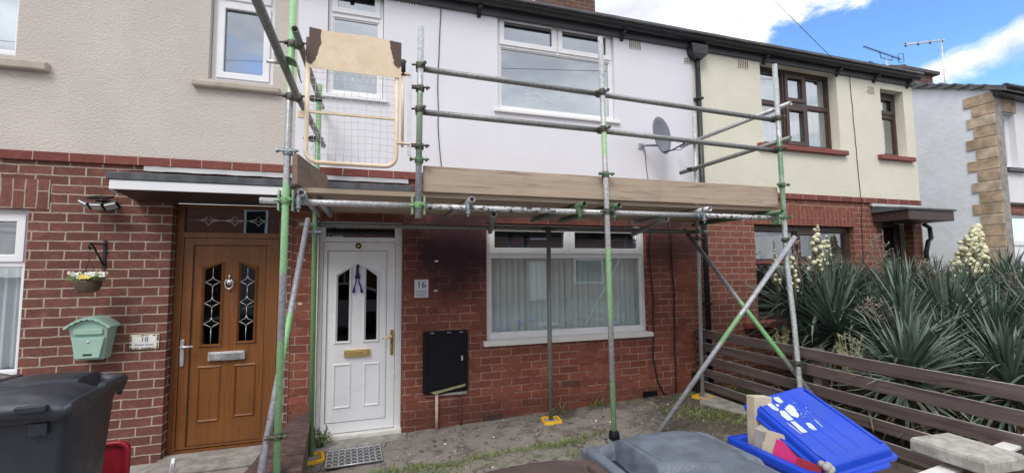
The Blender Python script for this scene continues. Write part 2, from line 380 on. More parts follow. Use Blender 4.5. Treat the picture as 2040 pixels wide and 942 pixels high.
def ground_mat():
    m, t, b, o = material('gardenground')
    v = pos(t)
    a = t.noise(v, 1.1, 7, .65, .4); bb = t.noise(v, 6, 8, .7, .3); cc = t.noise(v, 45, 6, .7)
    spx = t.n('ShaderNodeSeparateXYZ'); t.l(v, spx.inputs[0])
    zone = t.m('ADD', t.m('MULTIPLY', t.m('SUBTRACT', 2.2, spx.outputs[0]), .10), a)      # old concrete by the doors, soil further right
    vo = t.n('ShaderNodeTexVoronoi', feature='DISTANCE_TO_EDGE'); vo.inputs['Scale'].default_value = 1.5
    wv = t.n('ShaderNodeVectorMath', operation='ADD'); t.l(v, wv.inputs[0]); nn = t.n('ShaderNodeTexNoise'); nn.inputs['Scale'].default_value = 5; nn.inputs['Detail'].default_value = 5; t.l(v, nn.inputs['Vector'])
    sc_ = t.n('ShaderNodeVectorMath', operation='SCALE'); t.l(nn.outputs[1], sc_.inputs[0]); sc_.inputs['Scale'].default_value = .45; t.l(sc_.outputs[0], wv.inputs[1]); t.l(wv.outputs[0], vo.inputs['Vector'])
    c = t.mix(t.sm(zone, .42, .58), (.090, .072, .060), (.255, .232, .21))
    c = t.mix(t.sm(vo.outputs[0], .022, .008, 0, .7), c, (.05, .042, .035))
    c = t.mix(t.sm(bb, .50, .66, 0, .75), c, (.085, .070, .055))
    c = t.mix(t.sm(t.noise(v, 3.2, 8, .7, .8), .56, .66, 0, .55), c, (.36, .33, .29))
    c = t.mix(t.sm(cc, .62, .70, 0, .6), c, (.42, .40, .37))
    t.l(c, b.inputs['Base Color']); b.inputs['Roughness'].default_value = .92
    bump(t, b, t.m('ADD', bb, t.m('MULTIPLY', cc, .5)), 1.0, .025)
    MATS['gardenground'] = m
    m, t, b, o = material('soil')
    v = pos(t); bb = t.noise(v, 9, 8, .7, .3)
    t.l(t.mix(t.sm(bb, .35, .65), (.035, .028, .022), (.10, .08, .06)), b.inputs['Base Color']); b.inputs['Roughness'].default_value = .95
    bump(t, b, bb, 1.0, .04); MATS['soil'] = m
ground_mat()
def leaf_mat(name, lo, hi, tip):
    m, t, b, o = material(name)
    uv = t.n('ShaderNodeUVMap').outputs[0]
    sp = t.n('ShaderNodeSeparateXYZ'); t.l(uv, sp.inputs[0])
    c = t.mix(sp.outputs[0], lo, hi)            # u = random per leaf, v = position along the leaf
    c = t.mix(t.sm(sp.outputs[1], .86, 1.0, 0, .7), c, tip)
    t.l(c, b.inputs['Base Color']); b.inputs['Roughness'].default_value = .42
    MATS[name] = m
leaf_mat('yuccaleaf', (.030, .058, .046), (.165, .215, .175), (.20, .15, .09))
leaf_mat('deadleaf', (.10, .075, .045), (.26, .21, .14), (.2, .15, .1))
leaf_mat('yuccaleafpale', (.12, .15, .05), (.34, .36, .16), (.3, .26, .12))
leaf_mat('grassblade', (.09, .14, .035), (.24, .29, .09), (.36, .33, .18))
leaf_mat('weedleaf', (.04, .09, .02), (.10, .18, .045), (.1, .16, .04))
glass('glassup', .34, (.78, .80, .82), .6)
glass('glasslow', .12, (.97, .99, .99), .5)
glass('glassdark', .16, (.50, .54, .60), .45)
glass('glassleft', .50, (.8, .85, .9), .5)
glass('glassblack', .035, (.05, .05, .06), .25)

# ---------------------------------------------------------------- mesh helpers
class MB:
    def __init__(s): s.v = []; s.f = []; s.uv = {}; s.sm = set()
    def face(s, pts, smooth=False, uv=None):
        i = len(s.v); s.v += [tuple(p) for p in pts]; s.f.append(tuple(range(i, i + len(pts))))
        if smooth: s.sm.add(len(s.f) - 1)
        if uv: s.uv[len(s.f) - 1] = uv
    def box(s, x0, x1, y0, y1, z0, z1, M=None):
        i = len(s.v)
        p = [(x, y, z) for z in (z0, z1) for y in (y0, y1) for x in (x0, x1)]
        if M is not None: p = [tuple(M @ Vector(q)) for q in p]
        s.v += p
        for q in ((0, 2, 3, 1), (4, 5, 7, 6), (0, 1, 5, 4), (1, 3, 7, 5), (3, 2, 6, 7), (2, 0, 4, 6)): s.f.append(tuple(i + k for k in q))
        return s
    def loft(s, rings, cap0=True, cap1=True, smooth=True, closed=True):
        i0 = len(s.v); n = len(rings[0])
        for r in rings: s.v += [tuple(p) for p in r]
        for a in range(len(rings) - 1):
            for k in range(n if closed else n - 1):
                k2 = (k + 1) % n
                s.f.append((i0 + a * n + k, i0 + a * n + k2, i0 + (a + 1) * n + k2, i0 + (a + 1) * n + k))
                if smooth: s.sm.add(len(s.f) - 1)
        if cap0: s.f.append(tuple(i0 + k for k in reversed(range(n))))
        if cap1: s.f.append(tuple(i0 + (len(rings) - 1) * n + k for k in range(n)))
        return s
    def tube(s, pts, r, n=14, hollow=0, radii=None):
        pts = [Vector(p) for p in pts]; rings = []
        up = None
        for i, p in enumerate(pts):
            d = (pts[min(i + 1, len(pts) - 1)] - pts[max(i - 1, 0)]).normalized()
            if up is None:
                up = Vector((0, 0, 1)) if abs(d.z) < .9 else Vector((0, 1, 0))
            a = d.cross(up).normalized(); b = a.cross(d).normalized(); up = b
            rr = radii[i] if radii else r
            rings.append([p + (a * math.cos(t) + b * math.sin(t)) * rr for t in (2 * math.pi * k / n for k in range(n))])
        if hollow:
            d0 = (pts[1] - pts[0]).normalized(); d1 = (pts[-1] - pts[-2]).normalized()
            c0, c1 = pts[0], pts[-1]; q = 1 - hollow / r
            inner1 = [c1 + (Vector(p) - c1) * q for p in rings[-1]]; deep1 = [p - d1 * .12 for p in inner1]
            inner0 = [c0 + (Vector(p) - c0) * q for p in rings[0]]; deep0 = [p + d0 * .12 for p in inner0]
            rings = [deep0, inner0] + rings + [inner1, deep1]
        s.loft(rings)
        return s
    def lathe(s, prof, c=(0, 0, 0), n=20, M=None):
        rings = []
        for (r, z) in prof:
            ring = [Vector((c[0] + r * math.cos(2 * math.pi * k / n), c[1] + r * math.sin(2 * math.pi * k / n), c[2] + z)) for k in range(n)]
            if M is not None: ring = [M @ p for p in ring]
            rings.append(ring)
        return s.loft(rings)
    def prism(s, poly, axis, t0, t1, smooth=False):
        """poly in the two other axes, extruded along axis"""
        def P(a, b, t):
            return {0: (t, a, b), 1: (a, t, b), 2: (a, b, t)}[axis]
        s.loft([[P(a, b, t0) for a, b in poly], [P(a, b, t1) for a, b in poly]], smooth=smooth)
        return s
    def rbox(s, x0, x1, y0, y1, z0, z1, r=.01, n=4, axis=2):
        """box with rounded edges around one axis"""
        if axis == 2: a0, a1, b0, b1, t0, t1 = x0, x1, y0, y1, z0, z1
        elif axis == 1: a0, a1, b0, b1, t0, t1 = x0, x1, z0, z1, y0, y1
        else: a0, a1, b0, b1, t0, t1 = y0, y1, z0, z1, x0, x1
        return s.prism(rrect(a0, a1, b0, b1, r, n), axis, t0, t1, smooth=False)
    def build(s, name, mat, parent=None, bevel=0, local=False, smooth_all=False, kind=None):
        off = Vector((0, 0, 0))
        if parent is not None and not local:
            p = parent
            while p is not None: off += p.location; p = p.parent
        me = bpy.data.meshes.new(name)
        me.from_pydata([tuple(Vector(q) - off) for q in s.v], [], s.f)
        me.validate()
        ul = me.uv_layers.new(name='UVMap')
        for p in me.polygons:
            if p.index in s.uv:
                for li, u in zip(p.loop_indices, s.uv[p.index]): ul.data[li].uv = u
                continue
            n = p.normal; a = (abs(n.x), abs(n.y), abs(n.z)); k = a.index(max(a))
            for li in p.loop_indices:
                q = Vector(s.v[me.loops[li].vertex_index]) if len(s.v) == len(me.vertices) else me.vertices[me.loops[li].vertex_index].co + off
                ul.data[li].uv = (q.y, q.z) if k == 0 else (q.x, q.z) if k == 1 else (q.x, q.y)
        for p in me.polygons:
            if smooth_all or p.index in s.sm: p.use_smooth = True
        me.materials.append(MATS[mat])
        o = bpy.data.objects.new(name, me); COL.objects.link(o)
        if parent is not None: o.parent = parent
        import bmesh
        bm = bmesh.new(); bm.from_mesh(me)
        if len(bm.faces) < 60000 and not name.startswith(('leaf', 'grass', 'foliage')):
            bmesh.ops.remove_doubles(bm, verts=bm.verts, dist=1e-5)
            bmesh.ops.recalc_face_normals(bm, faces=bm.faces)
            bm.to_mesh(me)
        bm.free()
        if bevel:
            md = o.modifiers.new('bevel', 'BEVEL'); md.width = bevel; md.segments = 2; md.limit_method = 'ANGLE'; md.angle_limit = R_(40)
        if kind: o['kind'] = kind
        return o
def rrect(a0, a1, b0, b1, r, n=4):
    out = []
    for (cx, cy, s) in ((a1 - r, b1 - r, 0), (a0 + r, b1 - r, 90), (a0 + r, b0 + r, 180), (a1 - r, b0 + r, 270)):
        for k in range(n + 1):
            t = R_(s + 90 * k / n); out.append((cx + r * math.cos(t), cy + r * math.sin(t)))
    return out
def thing(name, label, cat, loc=(0, 0, 0), rz=0, group=None):
    o = bpy.data.objects.new(name, None); COL.objects.link(o); o.location = loc; o.rotation_euler = (0, 0, rz)
    o.empty_display_size = .2
    tag(o, label, cat, group); return o
def tag(o, label, cat, group=None):
    o['label'] = label; o['category'] = cat
    if group: o['group'] = group
    return o
def single(mb, name, mat, label, cat, group=None, bevel=0):
    """one-mesh thing with its origin at its own base"""
    xs = [p[0] for p in mb.v]; ys = [p[1] for p in mb.v]; zs = [p[2] for p in mb.v]
    org = Vector(((min(xs) + max(xs)) / 2, (min(ys) + max(ys)) / 2, min(zs)))
    o = mb.build(name, mat, None, bevel)
    o.data.transform(Matrix.Translation(-org)); o.location = org
    return tag(o, label, cat, group)
def wall_grid(mb, x0, x1, z0, z1, y, holes, depth, back=False):
    """front face of a wall in the plane y with openings, and their reveals going back by depth"""
    xs = sorted({x0, x1} | {h[0] for h in holes} | {h[1] for h in holes}); zs = sorted({z0, z1} | {h[2] for h in holes} | {h[3] for h in holes})
    for i in range(len(xs) - 1):
        for j in range(len(zs) - 1):
            a, b, c, d = xs[i], xs[i + 1], zs[j], zs[j + 1]
            if a < x0 - 1e-6 or b > x1 + 1e-6 or c < z0 - 1e-6 or d > z1 + 1e-6: continue
            if any(h[0] < (a + b) / 2 < h[1] and h[2] < (c + d) / 2 < h[3] for h in holes): continue
            mb.face([(a, y, c), (b, y, c), (b, y, d), (a, y, d)])
    for (a, b, c, d) in holes:
        a, b, c, d = max(a, x0), min(b, x1), max(c, z0), min(d, z1)
        if b <= a or d <= c: continue
        y2 = y + depth
        mb.face([(a, y, c), (a, y, d), (a, y2, d), (a, y2, c)]); mb.face([(b, y, c), (b, y2, c), (b, y2, d), (b, y, d)])
        mb.face([(a, y, d), (b, y, d), (b, y2, d), (a, y2, d)]); mb.face([(a, y, c), (a, y2, c), (b, y2, c), (b, y, c)])
def frame_mesh(x0, x1, z0, z1, y, t, holes):
    mb = MB(); wall_grid(mb, x0, x1, z0, z1, y, holes, t)
    mb.face([(x0, y, z0), (x0, y + t, z0), (x0, y + t, z1), (x0, y, z1)]); mb.face([(x1, y, z0), (x1, y, z1), (x1, y + t, z1), (x1, y + t, z0)])
    mb.face([(x0, y, z1), (x0, y + t, z1), (x1, y + t, z1), (x1, y, z1)]); mb.face([(x0, y, z0), (x1, y, z0), (x1, y + t, z0), (x0, y + t, z0)])
    return mb
def window(parent, x0, x1, z0, z1, y, lights, mat='upvc', gl='glassup', sash=None, bead=True):
    """lights: list of (x0,x1,z0,z1,opening)"""
    wf = frame_mesh(x0, x1, z0, z1, y, .06, [l[:4] for l in lights]).build('window', mat, parent, .004)
    for (a, b, c, d, op) in lights:
        if op:
            s = .048
            fm = frame_mesh(a - .012, b + .012, c - .012, d + .012, y - .016, .03, [(a + s, b - s, c + s, d - s)])
            fm.build('sash', mat, wf, .006)
            ga, gb, gc, gd = a + s, b - s, c + s, d - s
        else:
            ga, gb, gc, gd = a, b, c, d
            s = .014
            gm = frame_mesh(a, b, c, d, y + .012, .02, [(a + s, b - s, c + s, d - s)])
            gm.build('bead', mat if mat != 'upvc' else 'upvc', wf)
        g = gl if isinstance(gl, str) else gl[1 if op else 0]
        MB().box(ga, gb, y + .026, y + .03, gc, gd).build('pane', g, wf)
    return wf
def sill(parent, x0, x1, z0, z1, y0, y1, mat, name='sill', bevel=.006, drop=0):
    mb = MB(); mb.prism([(y1, z1), (y0, z1 - .012), (y0, z0), (y1, z0)], 0, x0, x1)
    return mb.build(name, mat, parent, bevel)
def room(parent, x0, x1, z0, z1, y0, y1, mat='roomwall'):
    mb = MB()
    mb.face([(x0, y1, z0), (x1, y1, z0), (x1, y1, z1), (x0, y1, z1)])
    mb.face([(x0, y0, z0), (x0, y1, z0), (x0, y1, z1), (x0, y0, z1)]); mb.face([(x1, y0, z0), (x1, y0, z1), (x1, y1, z1), (x1, y1, z0)])
    mb.face([(x0, y0, z0), (x1, y0, z0), (x1, y1, z0), (x0, y1, z0)]); mb.face([(x0, y0, z1), (x0, y1, z1), (x1, y1, z1), (x1, y0, z1)])
    return mb.build('interior_wall', mat, parent)
def text(body, size, x, y, z, mat, parent, name, rx=R_(90), extrude=.001, align='CENTER', sx=1.0, rz=0.0, bold=0.0):
    c = bpy.data.curves.new(name, 'FONT'); c.body = body; c.size = size; c.align_x = align; c.align_y = 'CENTER'; c.extrude = extrude; c.offset = bold
    tmp = bpy.data.objects.new('tmp', c); COL.objects.link(tmp)
    bpy.context.view_layer.update()
    me = bpy.data.meshes.new_from_object(tmp.evaluated_get(bpy.context.evaluated_depsgraph_get()))
    bpy.data.objects.remove(tmp)
    me.materials.clear(); me.materials.append(MATS[mat])
    o = bpy.data.objects.new(name, me); COL.objects.link(o)
    me.transform(Matrix.Rotation(rx, 4, 'X') @ Matrix.Diagonal((sx, 1, 1, 1)))
    me.transform(Matrix.Rotation(rz, 4, 'Z'))
    off = Vector((0, 0, 0)); p = parent
    while p is not None: off += p.location; p = p.parent
    me.transform(Matrix.Translation(Vector((x, y, z)) - off))
    o.parent = parent
    return o

# ================================================================= GROUND
def gz(x, y):
    """ground height of the garden"""
    return 0.03 * max(-.5, min(5, x)) - .012 + (.05 if x < -.62 else 0) * 0
g = MB()
nx, ny = 70, 40
X0, X1, Y0, Y1 = -.62, 4.08, -3.2, .05
i0 = 0
for j in range(ny + 1):
    for i in range(nx + 1):
        x = X0 + (X1 - X0) * i / nx; y = Y0 + (Y1 - Y0) * j / ny
        g.v.append((x, y, gz(x, y) + random.uniform(-.006, .006) + .010 * math.sin(x * 3.1 + y * 2) * math.sin(y * 4.2)))
for j in range(ny):
    for i in range(nx):
        a = j * (nx + 1) + i; g.f.append((a, a + 1, a + nx + 2, a + nx + 1)); g.sm.add(len(g.f) - 1)
g.build('garden_ground', 'gardenground', kind='structure')
g = MB(); g.face([(-300, -300, -.10), (300, -300, -.10), (300, 300, -.10), (-300, 300, -.10)])
g.build('ground', 'asphalt', kind='structure')
g = MB(); g.box(-30, 40, -5.6, -3.2, -.099, -.04); g.build('pavement', 'pavement', kind='structure', bevel=.01)
g = MB(); g.box(-30, -.62, -3.2, .3, -.098, -.015); g.build('path', 'concrete', kind='structure')
g = MB()
for j in range(25):
    for i in range(40):
        x = 4.08 + i * 9 / 40; y = -3.2 + j * 3.25 / 24
        pass
nx, ny = 40, 20
g.v = [(4.08 + 9.0 * i / nx, -3.2 + 6.2 * j / ny, .10 + random.uniform(-.02, .02)) for j in range(ny + 1) for i in range(nx + 1)]
g.f = [(j * (nx + 1) + i, j * (nx + 1) + i + 1, (j + 1) * (nx + 1) + i + 1, (j + 1) * (nx + 1) + i) for j in range(ny) for i in range(nx)]
g.build('planting_bed', 'soil', kind='structure')
g = MB(); g.rbox(-1.76, -.76, -.36, .10, -.014, .012, .02); g.build('doorstep', 'concrete', kind='structure', bevel=.008)
g = MB(); g.prism([(-.55, -.24), (-.50, -.02), (.42, -.02), (.40, -.16), (.1, -.22)], 2, -.014, .012); g.build('doorstep', 'concrete', kind='structure', bevel=.006)
g = MB(); g.prism([(3.93, -.20), (4.06, -.12), (4.06, -.92), (3.86, -1.0), (3.70, -.50)], 2, .10, .135); g.build('paving_slab', 'concrete', kind='structure', bevel=.008)

# ================================================================= TERRACE
GUT = 4.80
def house(label, loc): return thing('terraced_house', label, 'house', loc, group=None)
h18 = house('left house of the terrace with beige roughcast above brown brick and an oak-coloured door', (-2.5, 0, 0))
h16 = house('middle house with fresh white render upstairs, red painted brick below and scaffolding in front', (1.8, 0, 0))
h14 = house('cream rendered house right of the drainpipe with dark brown window frames and red sills', (6.4, 0, 0))
XB, XC, XD = -.72, 4.20, 8.62
TH = .10
# --- lower brick walls
SZ0, SZ1 = 2.665, 2.745
def lower(parent, x0, x1, holes, mat, zb=-.09):
    mb = MB(); wall_grid(mb, x0, x1, zb, SZ0, 0, holes, .13); return mb.build('brick_wall', mat, parent)
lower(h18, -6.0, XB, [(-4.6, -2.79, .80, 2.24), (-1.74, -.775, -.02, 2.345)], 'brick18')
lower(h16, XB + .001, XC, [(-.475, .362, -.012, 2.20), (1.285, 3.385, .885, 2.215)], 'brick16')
lower(h14, XC + .001, XD, [(5.15, 7.09, .94, 2.285), (7.70, 8.42, .05, 2.38)], 'brick14')
# soldier courses over the openings
MB().box(-4.8, -2.65, -.004, .02, 2.242, 2.50).build('brick_lintel', 'soldier18', h18)
MB().box(5.0, 7.12, -.005, .02, 2.287, 2.53).build('brick_lintel', 'soldier14', h14)
# string courses
for p, a, b in ((h18, -6, XB), (h16, XB + .001, XC), (h14, XC + .001, XD)):
    MB().box(a, b, -.028, .05, SZ0, SZ1).build('string_course', 'stringcourse', p, .004)
# --- upper rendered walls
def upper(parent, x0, x1, holes, mat, depth=.10, y=-.012):
    mb = MB(); wall_grid(mb, x0, x1, SZ1, 4.86, y, holes, depth); return mb.build('rendered_wall', mat, parent)
upper(h18, -6.0, XB, [(-4.4, -2.955, 3.58, 4.80), (-1.50, -.935, 3.555, 4.80)], 'render18')
upper(h16, XB + .001, XC, [(-.435, .135, 3.50, 4.78), (1.43, 2.99, 3.545, 4.755)], 'render16', .07)
upper(h14, XC + .001, XD, [(5.39, 6.90, 3.455, 4.67), (7.86, 8.40, 3.46, 4.55)], 'render14', .17)
# wall behind the render, gable end and back so that the houses are solid
MB().box(XD - .02, XD, -.010, 7.5, -.09, 4.86).build('gable_wall', 'render14', h14)

# --- house 18 windows
window(h18, -4.6, -2.79, .80, 2.24, .06, [(-4.5, -3.75, 1.80, 2.18, 1), (-3.70, -2.845, 1.80, 2.18, 1), (-4.5, -2.835, .86, 1.745, 0)], gl='glasslow')
room(h18, -4.6, -2.79, .7, 2.3, .12, 1.2, 'roomwall')
mb = MB(); N = 90
rows = []
for zc in (.87, 1.74):
    rows.append([(-3.9 + 1.07 * i / N, .20 + .025 * math.sin(i * .9) + .01 * math.sin(i * 2.3), zc) for i in range(N + 1)])
mb.loft(rows, False, False, True, closed=False); mb.build('net_curtain', 'net', h18)
sill(h18, -4.7, -2.70, .74, .80, -.04, .06, 'upvc')
window(h18, -4.4, -2.955, 3.60, 4.80, .075, [(-4.32, -3.01, 3.65, 4.75, 0)], gl='glassleft')
room(h18, -4.4, -2.96, 3.5, 4.85, .13, 1.2)
sill(h18, -4.5, -2.71, 3.455, 3.545, -.075, .03, 'sillstone', bevel=.012)
window(h18, -1.495, -.94, 3.565, 4.80, .06, [(-1.44, -.995, 3.615, 4.37, 1), (-1.44, -.995, 4.43, 4.78, 1)], gl='glassup')
room(h18, -1.5, -.94, 3.5, 4.85, .13, .2, 'obscured')
sill(h18, -1.62, -.86, 3.46, 3.53, -.07, .03, 'sillstone', bevel=.014)

# --- house 16 windows
w16 = window(h16, 1.29, 3.38, .90, 2.205, .055, [(1.345, 2.315, 1.885, 2.175, 1), (2.36, 3.33, 1.885, 2.175, 1), (1.345, 3.33, .955, 1.825, 0)], gl=('glasslow', 'glassdark'))
sill(h16, 1.24, 3.42, .835, .90, -.055, .08, 'upvcdirty')
room(h16, 1.28, 3.39, .8, 2.3, .30, 1.6)
mb = MB()
x = 1.33
k = 0
while x < 3.33:
    t_ = R_(random.uniform(12, 28)); wd = .089 * random.uniform(.94, 1.0)
    if abs(x - 2.285) < .045: x += .022
    zt = 2.02; 
    dx, dy = math.cos(t_) * wd / 2, math.sin(t_) * wd / 2
    rows = []
    for zc in (.915, 1.4, zt):
        sw = random.uniform(-.002, .002)
        rows.append([(x + .04 - dx + sw, .165 + dy, zc), (x + .04, .165 - .006, zc), (x + .04 + dx + sw, .165 - dy, zc)])
    mb.loft(rows, False, False, True, closed=False)
    x += .0745; k += 1
mb.build('vertical_blind', 'blind', h16)
MB().box(1.33, 3.34, .14, .19, 2.025, 2.06).build('blind_rail', 'upvc', h16)
window(h16, 1.435, 2.985, 3.565, 4.75, .035, [(1.475, 2.19, 4.375, 4.71, 1), (2.235, 2.945, 4.375, 4.71, 1), (1.475, 2.945, 3.605, 4.335, 0)], gl='glassup')
sill(h16, 1.38, 3.04, 3.515, 3.565, -.045, .06, 'upvc')
room(h16, 1.43, 2.99, 3.5, 4.8, .10, .17, 'obscured')
window(h16, -.43, .13, 3.535, 4.78, .035, [(-.385, .085, 3.585, 4.40, 0), (-.385, .085, 4.46, 4.75, 1)], gl='glassup')
sill(h16, -.49, .19, 3.485, 3.535, -.045, .06, 'upvc')
room(h16, -.43, .13, 3.5, 4.8, .10, .17, 'obscured')
# obscured film low in the large upper window: faint white marks
mb = MB()
for q in range(7):
    cx, cz = 1.75 + random.uniform(0, .65), 3.68 + random.uniform(0, .16)
    mb.prism([(cx + .04 * math.cos(a) * 1.2, cz + .008 * math.sin(a)) for a in (k * .785 for k in range(8))], 1, .0585, .060)
mb.build('window_marks', 'patchwhite', h16)

# --- house 14 windows (dark brown frames)
window(h14, 5.39, 6.90, 3.465, 4.67, .12, [(5.45, 5.95, 4.16, 4.62, 0), (6.0, 6.38, 4.20, 4.60, 1), (6.43, 6.85, 4.16, 4.62, 0), (5.45, 5.95, 3.52, 4.10, 0), (6.0, 6.38, 3.53, 4.10, 1), (6.43, 6.85, 3.52, 4.10, 0)], mat='brownframe', gl='glassup')
room(h14, 5.38, 6.91, 3.4, 4.7, .22, .7)
mb = MB()
for k in range(14):
    x = 5.42 + k * .105; mb.box(x, x + .09, .23, .234, 3.5, 4.64)
mb.build('vertical_blind', 'blind', h14)
sill(h14, 5.27, 6.99, 3.375, 3.455, -.075, .05, 'redsill')
window(h14, 7.86, 8.40, 3.465, 4.55, .12, [(7.91, 8.35, 4.20, 4.47, 1), (7.91, 8.35, 3.52, 4.12, 0)], mat='brownframe', gl='glassup')
room(h14, 7.85, 8.41, 3.4, 4.6, .22, .7)
sill(h14, 7.70, 8.50, 3.375, 3.455, -.075, .05, 'redsill')
w14 = window(h14, 5.15, 7.09, .945, 2.275, .085, [(5.22, 5.98, 1.79, 2.20, 0), (6.03, 6.45, 1.79, 2.20, 1), (6.50, 7.02, 1.79, 2.20, 0), (5.22, 7.02, 1.0, 1.71, 0)], mat='brownframe', gl='glasslow')
MB().box(5.16, 7.08, .060, .084, 1.735, 1.765).build('transom', 'redsill', h14, .003)
MB().box(5.155, 5.215, .070, .12, .95, 2.19).build('jamb_trim', 'whitepaint', h14, .003)
sill(h14, 4.88, 7.2, .86, .945, -.085, .08, 'redsill')
room(h14, 5.14, 7.1, .9, 2.3, .22, 1.6)
mb = MB()
for (a, b) in ((5.24, 5.36), (6.74, 7.0)):
    rows = [[(a + (b - a) * i / 20, .30 + .02 * math.sin(i * 1.4), zc) for i in range(21)] for zc in (1.0, 2.2)]
    mb.loft(rows, False, False, True, closed=False)
mb.build('net_curtain', 'net', h14)

# --- doors
def arched(mb, x0, x1, z0, zl, zr, y, w, depth):
    """raised moulding round a panel with sloping head"""
    o = [(x0, z0), (x1, z0), (x1, zr), (x0, zl)]
    i = [(x0 + w, z0 + w), (x1 - w, z0 + w), (x1 - w, zr - w * (1.2 if zr < zl else .9)), (x0 + w, zl - w * (1.2 if zl < zr else .9))]
    m_ = [((a[0] + b[0]) / 2, (a[1] + b[1]) / 2) for a, b in zip(o, i)]
    for k in range(4):
        k2 = (k + 1) % 4
        mb.face([(o[k][0], y, o[k][1]), (o[k2][0], y, o[k2][1]), (m_[k2][0], y - depth, m_[k2][1]), (m_[k][0], y - depth, m_[k][1])])
        mb.face([(m_[k][0], y - depth, m_[k][1]), (m_[k2][0], y - depth, m_[k2][1]), (i[k2][0], y + .004, i[k2][1]), (i[k][0], y + .004, i[k][1])])
    return i
def door(parent, name_label, fx0, fx1, fz0, fz1, sx0, sx1, px0, px1, pz0, pz1, tz0, y, mats, glasses, lower, transom_glass):
    mf, mfx = mats
    fr = MB(); wall_grid(fr, fx0, fx1, fz0, fz1, y - .02, [(sx0, sx1, fz0 + .05, tz0 - .05), (fx0 + .055, fx1 - .075, tz0, fz1 - .03)], .07)
    fr.face([(fx0, y - .02, fz0), (fx0, y + .05, fz0), (fx0, y + .05, fz1), (fx0, y - .02, fz1)])
    frame = fr.build('door_frame', mf, parent, .004)
    MB().box(fx0 + .05, fx1 - .07, y + .01, y + .014, tz0 - .005, fz1 - .025).build('transom_pane', transom_glass, frame)
    if mf == 'oakdoor':
        mb = MB()
        zc = (tz0 + fz1 - .03) / 2
        for cx in (fx0 + .25, (fx0 + fx1) / 2, fx1 - .27):
            for s1 in (-1, 1):
                for s2 in (-1, 1):
                    mb.tube([(cx, y + .005, zc + s2 * .05), (cx + s1 * .025, y + .005, zc + s2 * .015), (cx + s1 * .09, y + .005, zc)], .0035, 5)
        mb.tube([(fx0 + .06, y + .005, zc), (fx1 - .08, y + .005, zc)], .003, 5)
        mb.build('leading', 'satin', frame)
    sl = MB(); wall_grid(sl, sx0 + .004, sx1 - .004, fz0 + .06, tz0 - .055, y - .010, [(px0, px1, pz0, pz1)], .02)
    sl.face([(sx0 + .004, y - .01, fz0 + .06), (sx0 + .004, y + .04, fz0 + .06), (sx0 + .004, y + .04, tz0 - .055), (sx0 + .004, y - .01, tz0 - .055)])
    dr = sl.build('door', mf, parent, .003)
    gp_ = MB(); q_ = .0035
    gp_.box(px0, px0 + q_, y - .0112, y - .009, pz0, pz1); gp_.box(px1 - q_, px1, y - .0112, y - .009, pz0, pz1); gp_.box(px0, px1, y - .0114, y - .009, pz0, pz0 + q_); gp_.box(px0, px1, y - .0114, y - .009, pz1 - q_, pz1); gp_.build('seal', 'rubber', dr)
    pn = MB(); pn.box(px0 + .002, px1 - .002, y + .004, y + .03, pz0 + .002, pz1 - .002); pn.build('door_panel', mf, dr)
    mb = MB(); gp = []
    for gq in glasses: gp.append(arched(mb, *gq, y + .004, .034, .016))
    for lq in lower: arched(mb, *lq, y + .004, .030, .012)
    mb.build('moulding', mf, dr)
    for i in gp:
        q = MB(); q.face([(p[0], y - .002, p[1]) for p in i]); q.f[0] = q.f[0]; q.build('door_glass', 'glassblack', dr)
        MB().face([(p[0], y + .002, p[1]) for p in i]) 
        q = MB(); q.prism([(p[0], p[1]) for p in i], 1, y + .000, y + .003); q.build('glass_backing', 'darkinside', dr)
        if mf == 'oakdoor':
            ld = MB(); cx = (i[0][0] + i[1][0]) / 2; hw = (i[1][0] - i[0][0]) / 2; zt = min(i[2][1], i[3][1])
            zb = i[0][1]; ys = y - .004
            cs = [zb + (zt - zb) * f for f in (.27, .545, .83)]
            last = zb
            for c in cs:
                ld.tube([(cx, ys, last), (cx, ys, c - .055)], .0028, 5); last = c + .055
                for s1 in (-1, 1):
                    for s2 in (-1, 1):
                        ld.tube([(cx, ys, c + s2 * .058), (cx + s1 * .010, ys, c + s2 * .028), (cx + s1 * hw, ys, c)], .0030, 5)
            ld.tube([(cx, ys, last), (cx, ys, zt + .02)], .0028, 5)
            ld.build('leading', 'satin', dr)
    return dr, frame
YD = .13
d18, f18 = door(h18, '', -1.735, -.78, -.02, 2.34, -1.675, -.85, -1.595, -.965, .06, 1.945, 2.065, YD, ('oakdoor', 'oakdoorx'),
    [(-1.525, -1.325, .962, 1.748, 1.790), (-1.222, -1.032, .978, 1.790, 1.745)], [(-1.527, -1.325, .262, .790, .790), (-1.222, -1.026, .285, .790, .790)], 'glassdark')
# letter plate, handle, knocker
MB().rbox(-1.435, -1.125, YD - .030, YD + .01, .838, .918, .006, axis=1).build('letter_plate', 'satin', d18, .003)
MB().rbox(-1.42, -1.14, YD - .036, YD - .028, .85, .906, .004, axis=1).build('letter_flap', 'aluminium', d18, .002)
MB().rbox(-1.665, -1.633, YD - .026, YD - .008, .80, 1.05, .012, axis=1).build('handle_plate', 'satin', d18, .003)
MB().tube([(-1.649, YD - .02, .985), (-1.649, YD - .065, .985), (-1.62, YD - .07, .986), (-1.545, YD - .07, .988)], .010, 10).build('handle', 'satin', d18)
mb = MB(); kx, kz = -1.283, 1.575
mb.lathe([(.0, 0), (.03, .002), (.032, .010), (.018, .018), (0, .02)], (0, 0, 0), 16, Matrix.Translation((kx, YD - .004, kz + .005)) @ Matrix.Rotation(R_(90), 4, 'X'))
mb.tube([(kx + .036 * math.cos(a), YD - .022, kz - .008 + .05 * math.sin(a)) for a in (R_(115 + i * 31) for i in range(11))], .007, 8)
mb.tube([(kx, YD - .008, kz + .03), (kx, YD - .014, kz + .065), (kx, YD - .008, kz + .095)], .009, 8, radii=[.008, .012, .003])
